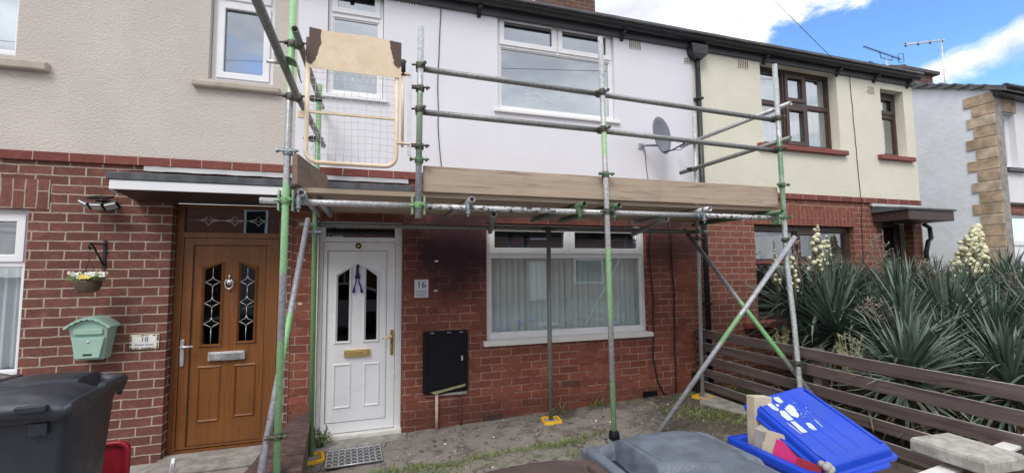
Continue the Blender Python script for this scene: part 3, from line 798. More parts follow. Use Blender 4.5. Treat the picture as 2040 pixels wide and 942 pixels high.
mb.tube([(kx, YD - .012, kz - .05), (kx, YD - .012, kz - .075)], .007, 8)
mb.build('knocker', 'chrome', d18)
room(h18, -1.74, -.775, -.02, 2.345, YD + .055, 1.3, 'hallway')
YW = .085
room(h16, -.475, .362, -.01, 2.20, YW + .055, 1.3, 'hallway')
d16, f16 = door(h16, '', -.468, .358, -.012, 2.195, -.432, .292, -.39, .205, .15, 1.895, 2.035, YW, ('upvc', 'upvc'),
    [(-.318, -.142, .930, 1.668, 1.735), (-.040, .136, .930, 1.735, 1.668)], [(-.320, -.140, .280, .735, .735), (-.024, .146, .280, .728, .728)], 'glassdark')
MB().box(-.475, .362, -.01, .07, -.014, .045).build('threshold', 'upvcdirty', h16, .004)
MB().rbox(-.212, .040, YW - .028, YW + .01, .800, .870, .004, axis=1).build('letter_plate', 'brass', d16, .003)
MB().rbox(-.190, .018, YW - .034, YW - .026, .815, .855, .003, axis=1).build('letter_flap', 'brass', d16, .002)
MB().rbox(.245, .277, YW - .028, YW - .008, .795, 1.06, .015, axis=1).build('handle_plate', 'brass', d16, .003)
MB().tube([(.261, YW - .02, .985), (.261, YW - .065, .985), (.235, YW - .07, .983), (.155, YW - .07, .978)], .0085, 10, radii=[.010, .010, .009, .006]).build('handle', 'brass', d16)
mb = MB(); mb.lathe([(0, 0), (.030, 0), (.030, .006), (.020, .010), (0, .010)], (0, 0, 0), 20, Matrix.Translation((-.091, YW - .010, 1.945)) @ Matrix.Rotation(R_(90), 4, 'X')); mb.build('door_badge', 'rust', d16)
mb = MB(); mb.lathe([(0, 0), (.014, 0), (.014, .004), (0, .004)], (0, 0, 0), 14, Matrix.Translation((-.091, YW - .021, 1.945)) @ Matrix.Rotation(R_(90), 4, 'X')); mb.build('door_badge', 'brass', d16)
# dark knocker with ribbon, hanging between the panes
mb = MB(); mb.tube([(-.092, YW - .012, 1.745), (-.092, YW - .024, 1.735), (-.098, YW - .02, 1.68), (-.094, YW - .016, 1.60)], .013, 10, radii=[.011, .017, .013, .019]); mb.build('knocker', 'blackiron', d16)
mb = MB()
for s, e in ((-1, -.03), (1, .035)):
    mb.tube([(-.094, YW - .026, 1.70), (-.094 + s * .022, YW - .028, 1.62), (-.094 + s * .012, YW - .026, 1.575), (-.094 + e, YW - .022, 1.51), (-.094 + e * 1.25, YW - .02, 1.455)], .007, 7, radii=[.004, .006, .007, .009, .015])
mb.build('ribbon', 'blueribbon', d16)
# white door trim strip left of door 16 + gap boards
MB().box(-.487, -.472, -.012, .08, .14, 2.19).build('door_trim', 'cream', h16)
# house 14 door
mb = frame_mesh(7.70, 8.42, .05, 2.38, .20, .06, [(7.77, 8.35, .12, 1.86), (7.77, 8.35, 1.93, 2.32)]); fr = mb.build('door_frame', 'brownframe', h14, .004)
MB().box(7.77, 8.35, .22, .25, .12, 1.86).build('door', 'darkwood', h14, .004)
MB().box(7.84, 8.28, .205, .219, 1.10, 1.75).build('door_glass', 'glassdark', h14)
MB().box(7.78, 8.34, .225, .229, 1.935, 2.315).build('transom_pane', 'glasslow', fr)
room(h14, 7.70, 8.42, 1.9, 2.4, .26, .9, 'hallway')

# --- canopy over both front doors (belongs to 18)
cn = MB(); cn.prism([(-.002, 2.655), (-.45, 2.545), (-.45, 2.44), (-.43, 2.42), (-.002, 2.40)], 0, -2.05, .42)
# felt roof slab
can = MB()
can.prism([(-.003, 2.575), (-.465, 2.515), (-.465, 2.452), (-.003, 2.452)], 0, -2.055, .425); can = can.build('door_canopy', 'felt', h18, .006)
mb = MB(); N = 60
rows = []
for (yy, z0_) in ((-.034, 2.66), (-.034, 2.61), (-.15, 2.585), (-.30, 2.560), (-.40, 2.545)):
    rows.append([(-1.97 + 2.38 * i / N, yy - .001, z0_ + .002 * math.sin(i * .8) * (yy < -.04) + random.uniform(-.0012, .0012)) for i in range(N + 1)])
mb.loft(rows, False, False, True, closed=False); mb.build('lead_flashing', 'lead', can)
MB().prism([(-.455, 2.450), (-.455, 2.372), (-.43, 2.372), (-.43, 2.450)], 0, -2.03, XB).build('fascia', 'upvc', can, .003)
MB().prism([(-.455, 2.450), (-.455, 2.38), (-.43, 2.38), (-.43, 2.450)], 0, XB + .002, .42).build('fascia', 'darkwood', can, .003)
mb = MB(); mb.prism([(-.43, 2.449), (-.43, 2.380), (-.004, 2.330), (-.004, 2.449)], 0, -2.02, .41); mb.build('soffit', 'darkwood', can)
MB().prism([(-.45, 2.449), (-.45, 2.374), (-.33, 2.35), (-.004, 2.449)], 0, -2.035, -2.021).build('end_board', 'upvc', can)

# --- house 14 canopy
can = MB().prism([(-.004, 2.62), (-.52, 2.535), (-.52, 2.505), (-.004, 2.505)], 0, 7.47, 8.54).build('door_canopy', 'felt', h14, .004)
MB().box(7.50, 8.51, -.50, -.004, 2.36, 2.504).build('canopy_box', 'darkwood', can, .006)
MB().prism([(-.002, 2.665), (-.035, 2.66), (-.06, 2.60), (-.002, 2.625)], 0, 7.45, 8.60).build('lead_flashing', 'lead', can)

# --- gutters, fascia, brackets
def gutter(parent, x0, x1, brk):
    mb = MB()
    prof = [(-.06 + -.058 * math.cos(a), 4.775 - .052 * math.sin(a)) for a in (R_(k * 15) for k in range(13))]
    prof = [(-.060 - .100 * 1 + .0, 4.80)] + [(-.104 + .056 * math.cos(R_(180 + k * 15)), 4.795 + .060 * math.sin(R_(180 + k * 15))) for k in range(13)]
    inner = [(p[0] * .97 + -.003, p[1] + .004) for p in prof[1:]][::-1]
    mb.prism(prof[1:] + inner, 0, x0, x1); gt = mb.build('gutter', 'gutterblack', parent)
    MB().box(x0, x1, -.046, -.013, 4.66, 4.80).build('fascia', 'soffitgrey', parent, .003)
    MB().box(x0, x1, -.20, -.012, 4.803, 4.835).build('roof_edge', 'slate', parent, .004)
    for b in brk:
        q = MB(); q.prism([(-.012, 4.70), (-.012, 4.62), (-.025, 4.62), (-.08, 4.695), (-.12, 4.70), (-.12, 4.715), (-.012, 4.715)], 0, b - .022, b + .022); q.build('bracket', 'gutterblack', parent, .003)
    rf = MB()
    rows = [[(x0, -.20, 4.836), (x1, -.20, 4.836)], [(x0, 4.0, 7.6), (x1, 4.0, 7.6)]]
    rf.prism([(-.20, 4.836), (4.0, 6.75), (8.2, 4.836), (8.0, 4.78), (4.0, 6.62), (0, 4.80)], 0, x0, x1); rf.build('roof', 'slate', parent)
gutter(h18, -6.0, XB, [-4.9, -2.2])
gutter(h16, XB + .001, XC - .001, [-.2, 1.20, 3.10])
gutter(h14, XC + .001, XD + .02, [5.45, 6.9, 7.72, 8.5])
MB().box(XB, XB + .001, -.01, 7.5, -.09, 4.7).build('party_wall', 'render18', h18)

# --- air vents
def vent(parent, x0, x1, z0, z1, y, mat, nx, nz, r=.007, slot=False, hole='darkinside'):
    v_ = MB().box(x0, x1, y - .008, y + .01, z0, z1).build('air_vent', mat, parent, .002)
    mb = MB()
    for i in range(nx):
        for j in range(nz):
            cx = x0 + (x1 - x0) * (i + .75) / (nx + .5); cz = z0 + (z1 - z0) * (j + .75) / (nz + .5)
            if nx == 1: mb.box(cx - r, cx + r, y - .0095, y - .0078, cz - .004, cz + .004)
            elif slot: mb.box(cx - r, cx + r, y - .0095, y - .0078, cz - (z1 - z0) / nz * .36, cz + (z1 - z0) / nz * .36)
            else: mb.box(cx - r, cx + r, y - .0095, y - .0078, cz - r, cz + r)
    mb.build('vent_holes', hole, v_)
vent(h16, .29, .49, 4.63, 4.76, -.012, 'upvc', 6, 5, .0075)
vent(h16, 3.20, 3.40, 4.545, 4.665, -.012, 'upvcdirty', 6, 5, .009)
vent(h16, 4.06, 4.19, 4.46, 4.54, -.012, 'upvcdirty', 5, 3, .008)
vent(h14, 4.97, 5.18, 4.52, 4.655, -.012, 'cream', 6, 5, .009)
vent(h14, 7.54, 7.74, 4.44, 4.56, -.012, 'cream', 1, 5, .085)
vent(h16, 2.19, 2.42, .315, .385, -.002, 'brick16', 7, 3, .009)
vent(h16, 1.235, 1.455, .02, .10, -.002, 'rust', 16, 1, .0035, True)
q = MB().box(3.27, 3.48, -.003, .02, .085, .16).build('missing_brick', 'blackpaint', h16)
# fixing plugs, brick scars
mb = MB()
for (x, z) in ((.72, 1.78), (.715, 1.46), (-.615, 1.80), (-.63, 1.36)): mb.box(x - .018, x + .018, -.004, .0, z - .008, z + .008)
mb.build('mortar_plugs', 'cream', h16)

# --- chimney behind the roof, rainwater pipe, meter box etc
mb = MB(); mb.box(3.15, 4.12, 2.5, 3.2, 5.6, 7.2); mb.build('chimney', 'chimneybrick', h16)
MB().box(3.10, 4.17, 2.45, 3.25, 7.2, 7.3).build('chimney_cap', 'chimneybrick', h16)

t = thing('drainpipe', 'black rainwater pipe with square hopper between the white and the cream render', 'drainpipe', (4.245, -.06, 0))
MB().tube([(4.245, -.065, 4.52), (4.245, -.065, .02)], .034, 16).build('pipe', 'gutterblack', t)
mb = MB(); mb.loft([[(4.245 + sx * a, -.075 + sy * b, z) for sx, sy in ((-1, -1), (1, -1), (1, 1), (-1, 1))] for (a, b, z) in ((.045, .045, 4.50), (.12, .062, 4.57), (.135, .062, 4.70))], smooth=False); mb.build('hopper', 'gutterblack', t, .004)
for z in (3.95, 2.5, 1.2): MB().box(4.195, 4.295, -.105, -.012, z, z + .03).build('pipe_clip', 'gutterblack', t, .003)
t = thing('drainpipe', 'thin dark pipe end below the brown porch at the far corner of the cream house', 'drainpipe', (8.66, -.06, 0))
MB().tube([(8.55, -.08, 2.35), (8.66, -.09, 2.30), (8.67, -.09, 2.12), (8.60, -.09, 2.08), (8.60, -.05, 1.9), (8.60, -.05, .1)], .032, 12).build('pipe', 'gutterblack', t)

# meter cupboard
t = thing('meter_cupboard', 'black painted meter cupboard on the red brick wall beside the white door', 'meter box', (.82, 0, .34))
MB().box(.580, 1.062, -.045, .0, .385, 1.03).build('cabinet', 'blackpaint', t, .008)
MB().box(.64, 1.02, -.058, -.044, .43, .975).build('cabinet_door', 'blackpaint', t, .006)
mb = MB(); mb.prism([(.655, .40), (.98, .452), (1.03, .465), (1.03, .438), (.90, .415), (.70, .378)], 1, -.062, -.058); mb.build('peeled_paint', 'weedleaf' if False else 'weedpale', t)
mb = MB(); mb.prism([(.60, .352), (.82, .368), (1.05, .378), (1.05, .345), (.8, .350)], 1, -.030, -.002); mb.build('mortar_ledge', 'concrete', t)
mb = MB()
for cx in (.66, .84, .97):
    for k in range(3): mb.box(cx + k * .014 - .004, cx + k * .014 + .004, -.049, -.045, 1.008, 1.016)
mb.build('vent_holes', 'patchwhite', t)
MB().box(.982, 1.002, -.064, -.058, .71, .76).build('latch', 'satin', t, .002)
t = single(MB().tube([(.725, -.03, .375), (.726, -.03, -.02)], .0165, 12), 'service_pipe', 'claypipe', 'cream plastic pipe dropping to the ground under the black meter cupboard', 'pipe')
t = single(MB().tube([(.985, -.02, .36), (.985, -.02, .10), (.99, -.02, .0)], .009, 10), 'service_pipe', 'rust', 'thin rusty pipe running down under the meter cupboard to the soil', 'pipe')

# house number sign 16
t = thing('house_sign', 'small pale grey number plate on red brick right of the white door', 'sign', (.56, -.006, 1.385), group=None)
MB().box(.486, .634, -.012, -.002, 1.39, 1.583).build('plate', 'signgrey', t, .002)
text('16', .105, .560, -.0125, 1.525, 'ink', t, 'lettering')
text('DRIVER', .034, .560, -.0125, 1.452, 'inkgrey', t, 'lettering')
text('STREET', .034, .560, -.0125, 1.415, 'inkgrey', t, 'lettering')
t = thing('house_sign', 'white house number plaque with floral border right of the mint letterbox', 'sign', (-1.9, -.006, 1.0), group=None)
MB().rbox(-2.012, -1.792, -.014, -.002, .998, 1.128, .006, axis=1).build('plaque', 'cream', t, .002)
MB().rbox(-1.992, -1.812, -.017, -.014, 1.014, 1.112, .012, axis=1).build('plaque_face', 'whitepaint', t)
text('18', .062, -1.90, -.0175, 1.082, 'inkgrey', t, 'lettering')
text('Driver Street', .026, -1.90, -.0175, 1.038, 'inkgrey', t, 'lettering')
mb = MB()
for k in range(70):
    s_ = random.choice((0, 1, 2, 3)); u_ = random.random()
    cx, cz = ((-2.004 + u_ * .204, 1.006) if s_ == 0 else (-2.004 + u_ * .204, 1.12) if s_ == 1 else (-2.003, 1.0 + u_ * .125) if s_ == 2 else (-1.801, 1.0 + u_ * .125))
    mb.prism([(cx + .006 * math.cos(a), cz + .005 * math.sin(a)) for a in (R_(60 * q + k * 13) for q in range(6))], 1, -.0165, -.014)
mb.build('leaf_border', 'weedgreen', t)

# mint letterbox
t = thing('letterbox', 'mint green metal letterbox with arched lid on the brown brick wall', 'letterbox', (-2.28, -.06, .93))
mb = MB(); mb.loft([[(-2.405, -.12, .945), (-2.155, -.12, .945), (-2.155, -.003, .945), (-2.405, -.003, .945)], [(-2.455, -.165, 1.205), (-2.105, -.165, 1.205), (-2.105, -.003, 1.205), (-2.455, -.003, 1.205)]], smooth=False)
mb.build('box_body', 'mint', t, .006)
MB().prism([(-2.455, 1.204)] + [(-2.455 + .35 * q / 12, 1.206 + .066 * math.sin(math.pi * (q + .8) / 13.6)) for q in range(13)] + [(-2.105, 1.204)], 1, -.165, -.004).build('box_top', 'mint', t)
N = 24; top = []; bot = []
for i in range(N + 1):
    u_ = i / N; x = -2.485 + .41 * u_; z = 1.218 + .078 * math.sin(math.pi * u_)
    top.append((x, z)); bot.append((x, z - .014 - .010 * abs(math.sin(u_ * math.pi * 8))))
mb = MB(); mb.prism(top + bot[::-1], 1, -.195, -.003, smooth=False); mb.build('lid', 'mint', t)
MB().rbox(-2.41, -2.15, -.172, -.15, 1.155, 1.20, .01, axis=1).build('flap', 'mint', t, .004)
mb = MB(); mb.face([(-2.43, -.156, 1.13), (-2.13, -.156, 1.13), (-2.17, -.124, .96), (-2.39, -.124, .96)]); 
mb2 = MB(); mb2.prism([(-2.425, 1.128), (-2.135, 1.128), (-2.172, .965), (-2.388, .965)], 1, -.168, -.12); mb2.build('box_door', 'mint', t, .003)
MB().box(-2.315, -2.235, -.170, -.1675, .985, 1.0).build('name_slot', 'rubber', t)
mb = MB(); mb.lathe([(0, 0), (.011, 0), (.011, .004), (0, .004)], (0, 0, 0), 14, Matrix.Translation((-2.275, -.168, 1.095)) @ Matrix.Rotation(R_(90), 4, 'X')); mb.build('lock', 'satin', t)
t.location.x = -2.245; t.scale = (.78, 1, 1.04)

# security lamp
t = thing('security_light', 'three-headed black and silver solar security lamp on the brick wall', 'lamp', (-2.26, -.06, 2.27))
MB().box(-2.31, -2.20, -.05, -.002, 2.265, 2.33).build('lamp_base', 'blackiron', t, .006)
def slab(name, mat, c, sx, sy, sz, rx, ry, par):
    M = Matrix.Translation(c) @ Matrix.Rotation(rx, 4, 'X') @ Matrix.Rotation(ry, 4, 'Y')
    return MB().box(-sx, sx, -sy, sy, -sz, sz, M).build(name, mat, par, .004)
slab('solar_panel', 'blackpaint', (-2.245, -.10, 2.345), .075, .06, .007, R_(18), 0, t)
for c, ry in (((-2.345, -.12, 2.283), R_(32)), ((-2.245, -.14, 2.262), 0), ((-2.150, -.12, 2.272), R_(-24))):
    slab('lamp_head', 'blackiron', c, .048, .05, .010, R_(-28), ry, t)
    slab('lamp_lens', 'aluminium', (c[0], c[1] - .022, c[2] - .010), .040, .034, .006, R_(-34), ry, t)

# hanging basket bracket
t = thing('basket_bracket', 'black iron bracket screwed to the brown brick wall above the letterbox', 'bracket', (-2.235, 0, 1.72))
MB().box(-2.247, -2.225, -.014, -.002, 1.715, 1.975).build('back_plate', 'blackiron', t, .002)
MB().tube([(-2.236, -.012, 1.935), (-2.236, -.20, 1.935), (-2.236, -.24, 1.93)], .006, 8).build('arm', 'blackiron', t)
MB().tube([(-2.236, -.012, 1.755), (-2.236, -.10, 1.83), (-2.236, -.19, 1.915), (-2.236, -.225, 1.935), (-2.236, -.25, 1.925), (-2.236, -.252, 1.895), (-2.236, -.232, 1.885), (-2.236, -.222, 1.90)], .008, 8).build('brace', 'blackiron', t)
t = thing('hanging_basket', 'small wicker hanging basket of white and yellow artificial flowers', 'hanging basket', (-2.236, -.235, 1.52))
MB().lathe([(0, 0), (.055, .002), (.078, .03), (.086, .065), (.080, .10), (.07, .10), (.07, .085), (0, .085)], (-2.236, -.235, 1.52), 24).build('basket', 'wicker', t)
mb = MB()
for zz_ in (1.535, 1.548, 1.561, 1.574, 1.587, 1.60, 1.613):
    rr = .060 + .027 * math.sin((zz_ - 1.52) / .1 * 1.9)
    mb.tube([(-2.236 + rr * math.cos(a), -.235 + rr * math.sin(a), zz_ + .003 * math.sin(a * 9)) for a in (R_(k * 12) for k in range(31))], .006, 6)
mb.build('weave', 'wicker', t)
mb = MB()
for a in (20, 140, 260): mb.tube([(-2.236 + .075 * math.cos(R_(a)), -.235 + .075 * math.sin(R_(a)), 1.615), (-2.236, -.235, 1.80), (-2.236, -.238, 1.885)], .0022, 5)
mb.build('hanger', 'rust', t)
def blossoms(name, mat, n, rad, cen, spread, par, petals=6):
    mb = MB()
    for k in range(n):
        c = Vector(cen) + Vector((random.uniform(-1, 1) * spread[0], random.uniform(-1, 1) * spread[1], random.uniform(-1, 1) * spread[2]))
        nrm = Vector((random.uniform(-.7, .7), -1, random.uniform(-.2, 1))).normalized(); a = nrm.orthogonal().normalized(); b = nrm.cross(a)
        for q in range(petals):
            t0 = 2 * math.pi * q / petals; dr = a * math.cos(t0) + b * math.sin(t0); sd_ = nrm.cross(dr)
            mb.face([c, c + dr * rad * .6 + sd_ * rad * .3 + nrm * .003, c + dr * rad + nrm * .002, c + dr * rad * .6 - sd_ * rad * .3 + nrm * .003])
    return mb.build(name, mat, par)
blossoms('flowers', 'petal', 60, .017, (-2.236, -.245, 1.665), (.105, .07, .022), t)
blossoms('yellow_flowers', 'petalyellow', 5, .026, (-2.215, -.30, 1.645), (.05, .02, .012), t)
blossoms('foliage', 'weedgreen', 90, .022, (-2.236, -.24, 1.645), (.10, .07, .025), t, 4)

# satellite dish
t = thing('satellite_dish', 'dark grey oval satellite dish mounted on the white render', 'satellite dish', (3.34, -.02, 3.25))
nrm = Vector((.36, -.90, .10)).normalized()
ax = nrm.cross(Vector((0, 0, 1))).normalized(); ay = ax.cross(nrm).normalized()
ax = -ax
cen = Vector((3.47, -.30, 3.325))
rings = []
for r_, d_ in ((0.02, -.038), (.35, -.033), (.6, -.024), (.8, -.013), (1.0, 0), (1.03, -.004), (1.0, -.012), (.8, -.024), (.5, -.038), (.02, -.047)):
    rings.append([cen + ax * (.19 * r_ * math.cos(a)) * (1 + .10 * math.sin(a)) + ay * (.235 * r_ * math.sin(a)) + nrm * d_ for a in (R_(10 * k) for k in range(36))])
MB().loft(rings).build('dish', 'dishgrey', t)
low = cen - ay * .215
MB().tube([low - nrm * .02, low + nrm * .10 + Vector((0, 0, -.01)), low + nrm * .27 + Vector((.0, 0, .02))], .009, 8).build('feed_arm', 'blackiron', t)
e_ = low + nrm * .30 + Vector((.0, 0, .045))
MB().tube([e_ + nrm * .03, e_ - nrm * .05], .021, 12, radii=[.018, .024]).build('receiver', 'blackiron', t)
MB().tube([e_, e_ + Vector((0, 0, -.05)), e_ - nrm * .08 + Vector((0, 0, -.09)), low + nrm * .06], .004, 6).build('lead_cable', 'cable', t)
MB().tube([cen - nrm * .04 - ay * .12, Vector((3.38, -.12, 3.24)), Vector((3.35, -.02, 3.25))], .014, 8).build('mount_arm', 'dishgrey', t)
MB().box(3.30, 3.385, -.03, -.012, 3.22, 3.29).build('wall_plate', 'satin', t, .003)

# cables on the walls
def cab(label, pts, r=.006, mat='cable', wob=.012):
    out = []
    for a, b in zip(pts[:-1], pts[1:]):
        n = max(2, int((Vector(b) - Vector(a)).length / .12))
        for k in range(n):
            p = Vector(a).lerp(Vector(b), k / n)
            out.append((p.x + random.uniform(-wob, wob) * .5, p.y, p.z))
    out.append(pts[-1])
    return single(MB().tube(out, r, 6), 'cable', mat, label, 'cable')
cab('thin black cable clipped down the white render between the two upper windows', [(.757, -.02, 4.7), (.735, -.02, 4.2), (.728, -.02, 3.585), (.735, -.02, 3.2), (.775, -.02, 2.78)], .0045)
cab('short black cable hanging from the satellite dish mount to the boards', [(3.40, -.02, 3.22), (3.415, -.02, 3.0), (3.44, -.02, 2.76)], .004)
cab('black cable looping down the brick just right of the large lower window', [(3.455, -.012, 2.3), (3.42, -.012, 1.9), (3.46, -.012, 1.3), (3.45, -.012, .9), (3.43, -.012, .6), (3.49, -.012, .27), (3.57, -.012, .12), (3.63, -.012, .085), (3.70, -.012, .10)], .009)
cab('black cable running straight down the brick near the drainpipe', [(3.745, -.012, 2.3), (3.76, -.012, 1.9), (3.775, -.012, 1.2), (3.755, -.012, .6), (3.75, -.012, .12)], .009)
cab('dark cable running down the cream render between its two windows', [(7.05, -.10, 4.66), (7.18, -.025, 4.62), (7.20, -.02, 4.3), (7.22, -.02, 3.6), (7.25, -.02, 2.75), (7.24, -.04, 2.70), (7.24, -.012, 2.3), (7.22, -.012, 1.2)], .0045)
cab('overhead telephone wire rising from the gutter of the cream house into the sky', [(6.75, -.16, 4.75), (4.57, -1.0, 4.87), (-2.0, -3.53, 5.35), (-10, -6.6, 6.4)], .004, wob=0)

# ================================================================= FAR HOUSE
fh = thing('end_house', 'white rendered end house with tan stone quoins beyond the cream house', 'house', (13, 0, 0))
FX, FY = 10.66, -.05
mb = MB(); mb.v = []
poly = [(-.05, -.09), (-.05, 4.86), (3.4, 6.3), (7.2, 4.86), (7.2, -.09)]
mb.prism([(a + .0, b) for a, b in poly], 0, FX, FX + .2); mb.build('gable_wall', 'renderfar', fh)
mb = MB(); wall_grid(mb, FX + .2, 18, 2.80, 4.86, FY, [(10.89, 11.30, 3.44, 4.46)], .12); mb.build('rendered_wall', 'stucco', fh)
mb = MB(); wall_grid(mb, FX + .2, 18, -.09, 2.80, FY + .02, [(10.885, 11.80, -.05, 2.60)], .12); mb.build('brick_wall', 'brick14', fh)
MB().box(FX + .2, 18, FY - .02, FY + .019, 2.76, 2.80).build('string_course', 'darkwood', fh)
random.seed(3)
z = 2.0; k = 0; mb = MB()
z = .0
while z < 4.72:
    h_ = .20
    d_ = .26 + (.12 if k % 2 else 0) + random.uniform(-.02, .03)
    mb2 = MB().box(FX - .022, FX + .02, FY - .035, FY + d_, z + .005, z + h_ - .005)
    mb2.build('quoin_stone', 'quoin' if k % 3 else 'quoinpale', fh, .007)
    z += h_; k += 1
MB().box(FX + .001, FX + .19, FY - .04, FY - .001, 0, 4.74).build('quoin_edge', 'concrete', fh)
MB().box(10.87, 11.36, FY - .012, FY + .02, 4.46, 4.68).build('window_lintel', 'quoin', fh, .01)
window(fh, 10.89, 11.30, 3.44, 4.46, .05, [(10.94, 11.25, 3.49, 4.40, 0)], gl='glassup'); room(fh, 10.89, 11.30, 3.3, 4.6, .12, .6)
sill(fh, 10.87, 11.42, 3.36, 3.44, FY - .07, .05, 'slate')
fd = frame_mesh(10.885, 11.80, -.05, 2.60, .04, .06, [(10.945, 11.74, 2.12, 2.54), (10.945, 11.74, .02, 2.04)]).build('door_frame', 'upvc', fh, .004)
dd = MB().box(10.945, 11.74, .06, .09, .02, 2.04).build('door', 'upvc', fh)
mb = MB(); mb.prism([(11.34 + .20 * math.cos(R_(a)), 1.50 + .26 * math.sin(R_(a))) for a in range(0, 181, 15)], 1, .045, .059); mb.build('fan_light', 'glassdark', dd)
mb = MB(); mb.prism([(11.34 + .09 * math.cos(R_(a)), 1.50 + .12 * math.sin(R_(a))) for a in range(0, 181, 20)], 1, .038, .044); mb.build('fan_light_centre', 'upvc', dd)
MB().box(10.95, 11.735, .065, .07, 2.12, 2.52).build('transom_pane', 'glasslow', fd)
MB().box(11.85, 12.1, FY - .012, FY + .01, 3.95, 4.15).build('air_vent', 'rust', fh)
mb = MB(); mb.prism([(FY - .22, 4.83), (3.4, 6.38), (7.4, 4.83), (7.4, 4.75), (3.4, 6.26), (FY - .22, 4.74)], 0, FX - .06, 18); mb.build('roof', 'slate', fh)
mb = MB()
for i in range(16):
    y = .1 + i * .21; zz_ = 4.88 + (y) * .445
    mb.box(FX - .085, FX + .12, y - .12, y + .10, zz_ - .01, zz_ + .025)
mb.build('verge_tiles', 'slate', fh)
MB().tube([(FX, FY - .20, 4.82), (18, FY - .20, 4.82)], .06, 12).build('gutter', 'gutterblack', fh)
MB().box(FX, 18, FY - .16, FY - .001, 4.70, 4.82).build('fascia', 'gutterblack', fh)
# chimney stack behind the ridge of the gable
mb = MB(); mb.box(12.75, 13.85, 2.5, 3.3, 5.3, 6.58); cs = mb.build('chimney', 'chimneybrick', fh, .01)
MB().prism([(2.42, 6.58), (3.38, 6.58), (3.40, 6.66), (3.1, 6.80), (2.7, 6.80), (2.40, 6.66)], 0, 12.62, 14.0).build('chimney_top', 'slate', cs, .015)
MB().lathe([(.09, 0), (.10, .0), (.11, .10), (.12, .13), (.09, .13), (.07, .02)], (13.25, 2.85, 6.78), 16).build('chimney_pot', 'slate', cs)

# aerials
def yagi(mb, a, b, n, ln, r=.006, vertical=False):
    a, b = Vector(a), Vector(b); d = (b - a).normalized()
    mb.tube([a, b], .010, 6)
    for k in range(n):
        c = a.lerp(b, (k + .5) / n); L = ln * (.75 + .25 * k / n)
        ax_ = Vector((0, 0, 1)) if vertical else Vector((.25, -.5, .45)).normalized()
        mb.tube([c - ax_ * L, c + ax_ * L], r, 5)
t = thing('tv_aerial', 'two-armed dark television aerial standing above the cream roof', 'aerial', (12.98, 3, 6.2))
MB().tube([(12.98, 3, 6.2), (12.98, 3, 7.12)], .018, 8).build('mast', 'satin', t)
mb = MB(); yagi(mb, (12.15, 3, 7.36), (13.55, 3, 7.20), 22, .045); mb.tube([(12.75, 3, 7.28), (12.78, 3, 7.14), (13.2, 3, 7.12), (13.22, 3, 7.24)], .010, 6)
mb.tube([(13.45, 3, 7.10), (13.45, 3, 7.34), (13.66, 3, 7.38), (13.66, 3, 7.14), (13.45, 3, 7.10)], .008, 5); mb.build('antenna', 'blackiron', t)
mb = MB(); yagi(mb, (12.32, 3, 6.98), (13.02, 3, 6.86), 10, .05); mb.tube([(12.85, 3, 6.78), (12.85, 3, 6.98), (13.0, 3, 6.98), (13.0, 3, 6.8)], .008, 5); mb.build('antenna', 'blackiron', t)
t = thing('tv_aerial', 'tall white single-arm aerial pole bent over like an upside-down L above the far house', 'aerial', (15.28, 3, 5.9))
MB().tube([(15.28, 3, 5.9), (15.27, 3, 7.98)], .016, 8).build('mast', 'wire', t)
mb = MB(); mb.tube([(15.32, 3, 8.0), (13.75, 3, 7.63)], .014, 6)
for k in range(26):
    c = Vector((15.32, 3, 8.0)).lerp(Vector((13.75, 3, 7.63)), k / 25); mb.tube([c - Vector((.02, .04, .035)), c + Vector((.02, -.04, .035))], .008, 5)
mb.build('antenna', 'aluminium', t)
for f in (0, .33, .66, .99):
    c = Vector((15.30, 3, 7.99)).lerp(Vector((13.76, 3, 7.635)), f); MB().tube([c - Vector((0, 0, .05)), c + Vector((0, 0, .045))], .022, 8).build('clip', 'blackiron', t)

# ================================================================= GARDEN BOUNDARIES
# low brick wall between the two paths
t = thing('low_brick_wall', 'low brown brick wall between the two front paths, topped with brick on edge', 'wall', (-.6, -.7, 0))
mb = MB(); mb.prism([(-.505, .0), (-.425, -1.36), (-.80, -1.36), (-.645, .0)], 2, -.09, .225); mb.build('wall_body', 'gardenbrick', t)
n = 17
for k in range(n):
    a, b = -.005 - 1.36 * k / n, -.005 - 1.36 * (k + 1) / n + .012
    xl0, xl1 = -.655 - .155 * k / n, -.655 - .155 * (k + 1) / n; xr0, xr1 = -.497 + .08 * k / n, -.497 + .08 * (k + 1) / n
    dz = random.uniform(-.004, .004)
    q = MB(); q.prism([(xl0, a), (xr0, a), (xr1, b), (xl1, b)], 2, .2255 , .29 + dz); q.build('coping_brick', 'engbrick', t, .007)

# ranch fence running from the wall towards the street
t = thing('ranch_fence', 'dark brown horizontal board fence dividing the garden from the yucca bed', 'fence', (4.08, -1.6, 0))
for i, (zt, h_) in enumerate(((.895, .100), (.738, .100), (.570, .100), (.412, .094), (.248, .090))):
    N = 12; y0, y1 = -.02, -3.9
    mb = MB(); ph = random.uniform(0, 6)
    rings = []
    for k in range(N + 1):
        y = y0 + (y1 - y0) * k / N; w_ = .006 * math.sin(y * 1.7 + ph); xo = .004 * math.sin(y * 2.1 + ph)
        rings.append([(4.069 + xo, y, zt - h_ + w_), (4.091 + xo, y, zt - h_ + w_), (4.091 + xo, y, zt + w_), (4.069 + xo, y, zt + w_)])
    mb.loft(rings, smooth=False); bd = mb.build('board', 'fencewood', t, .003)
    mb = MB(); mb.loft([[(p[0] * 1 + dx, p[1], p[2] + dz) for p, dx, dz in ((r[3], .001, .0005), (r[2], -.001, .0005), (r[2], -.001, .003), (r[3], .001, .003))] for r in rings], smooth=False); mb.build('worn_skylit_edge', 'wornskylit', bd)  # pale strip: worn top edge with its sky highlight painted in
for y in (-.07, -1.66, -3.75): MB().box(4.093, 4.165, y - .04, y + .04, -.05, .90).build('post', 'fencewood', t, .004)
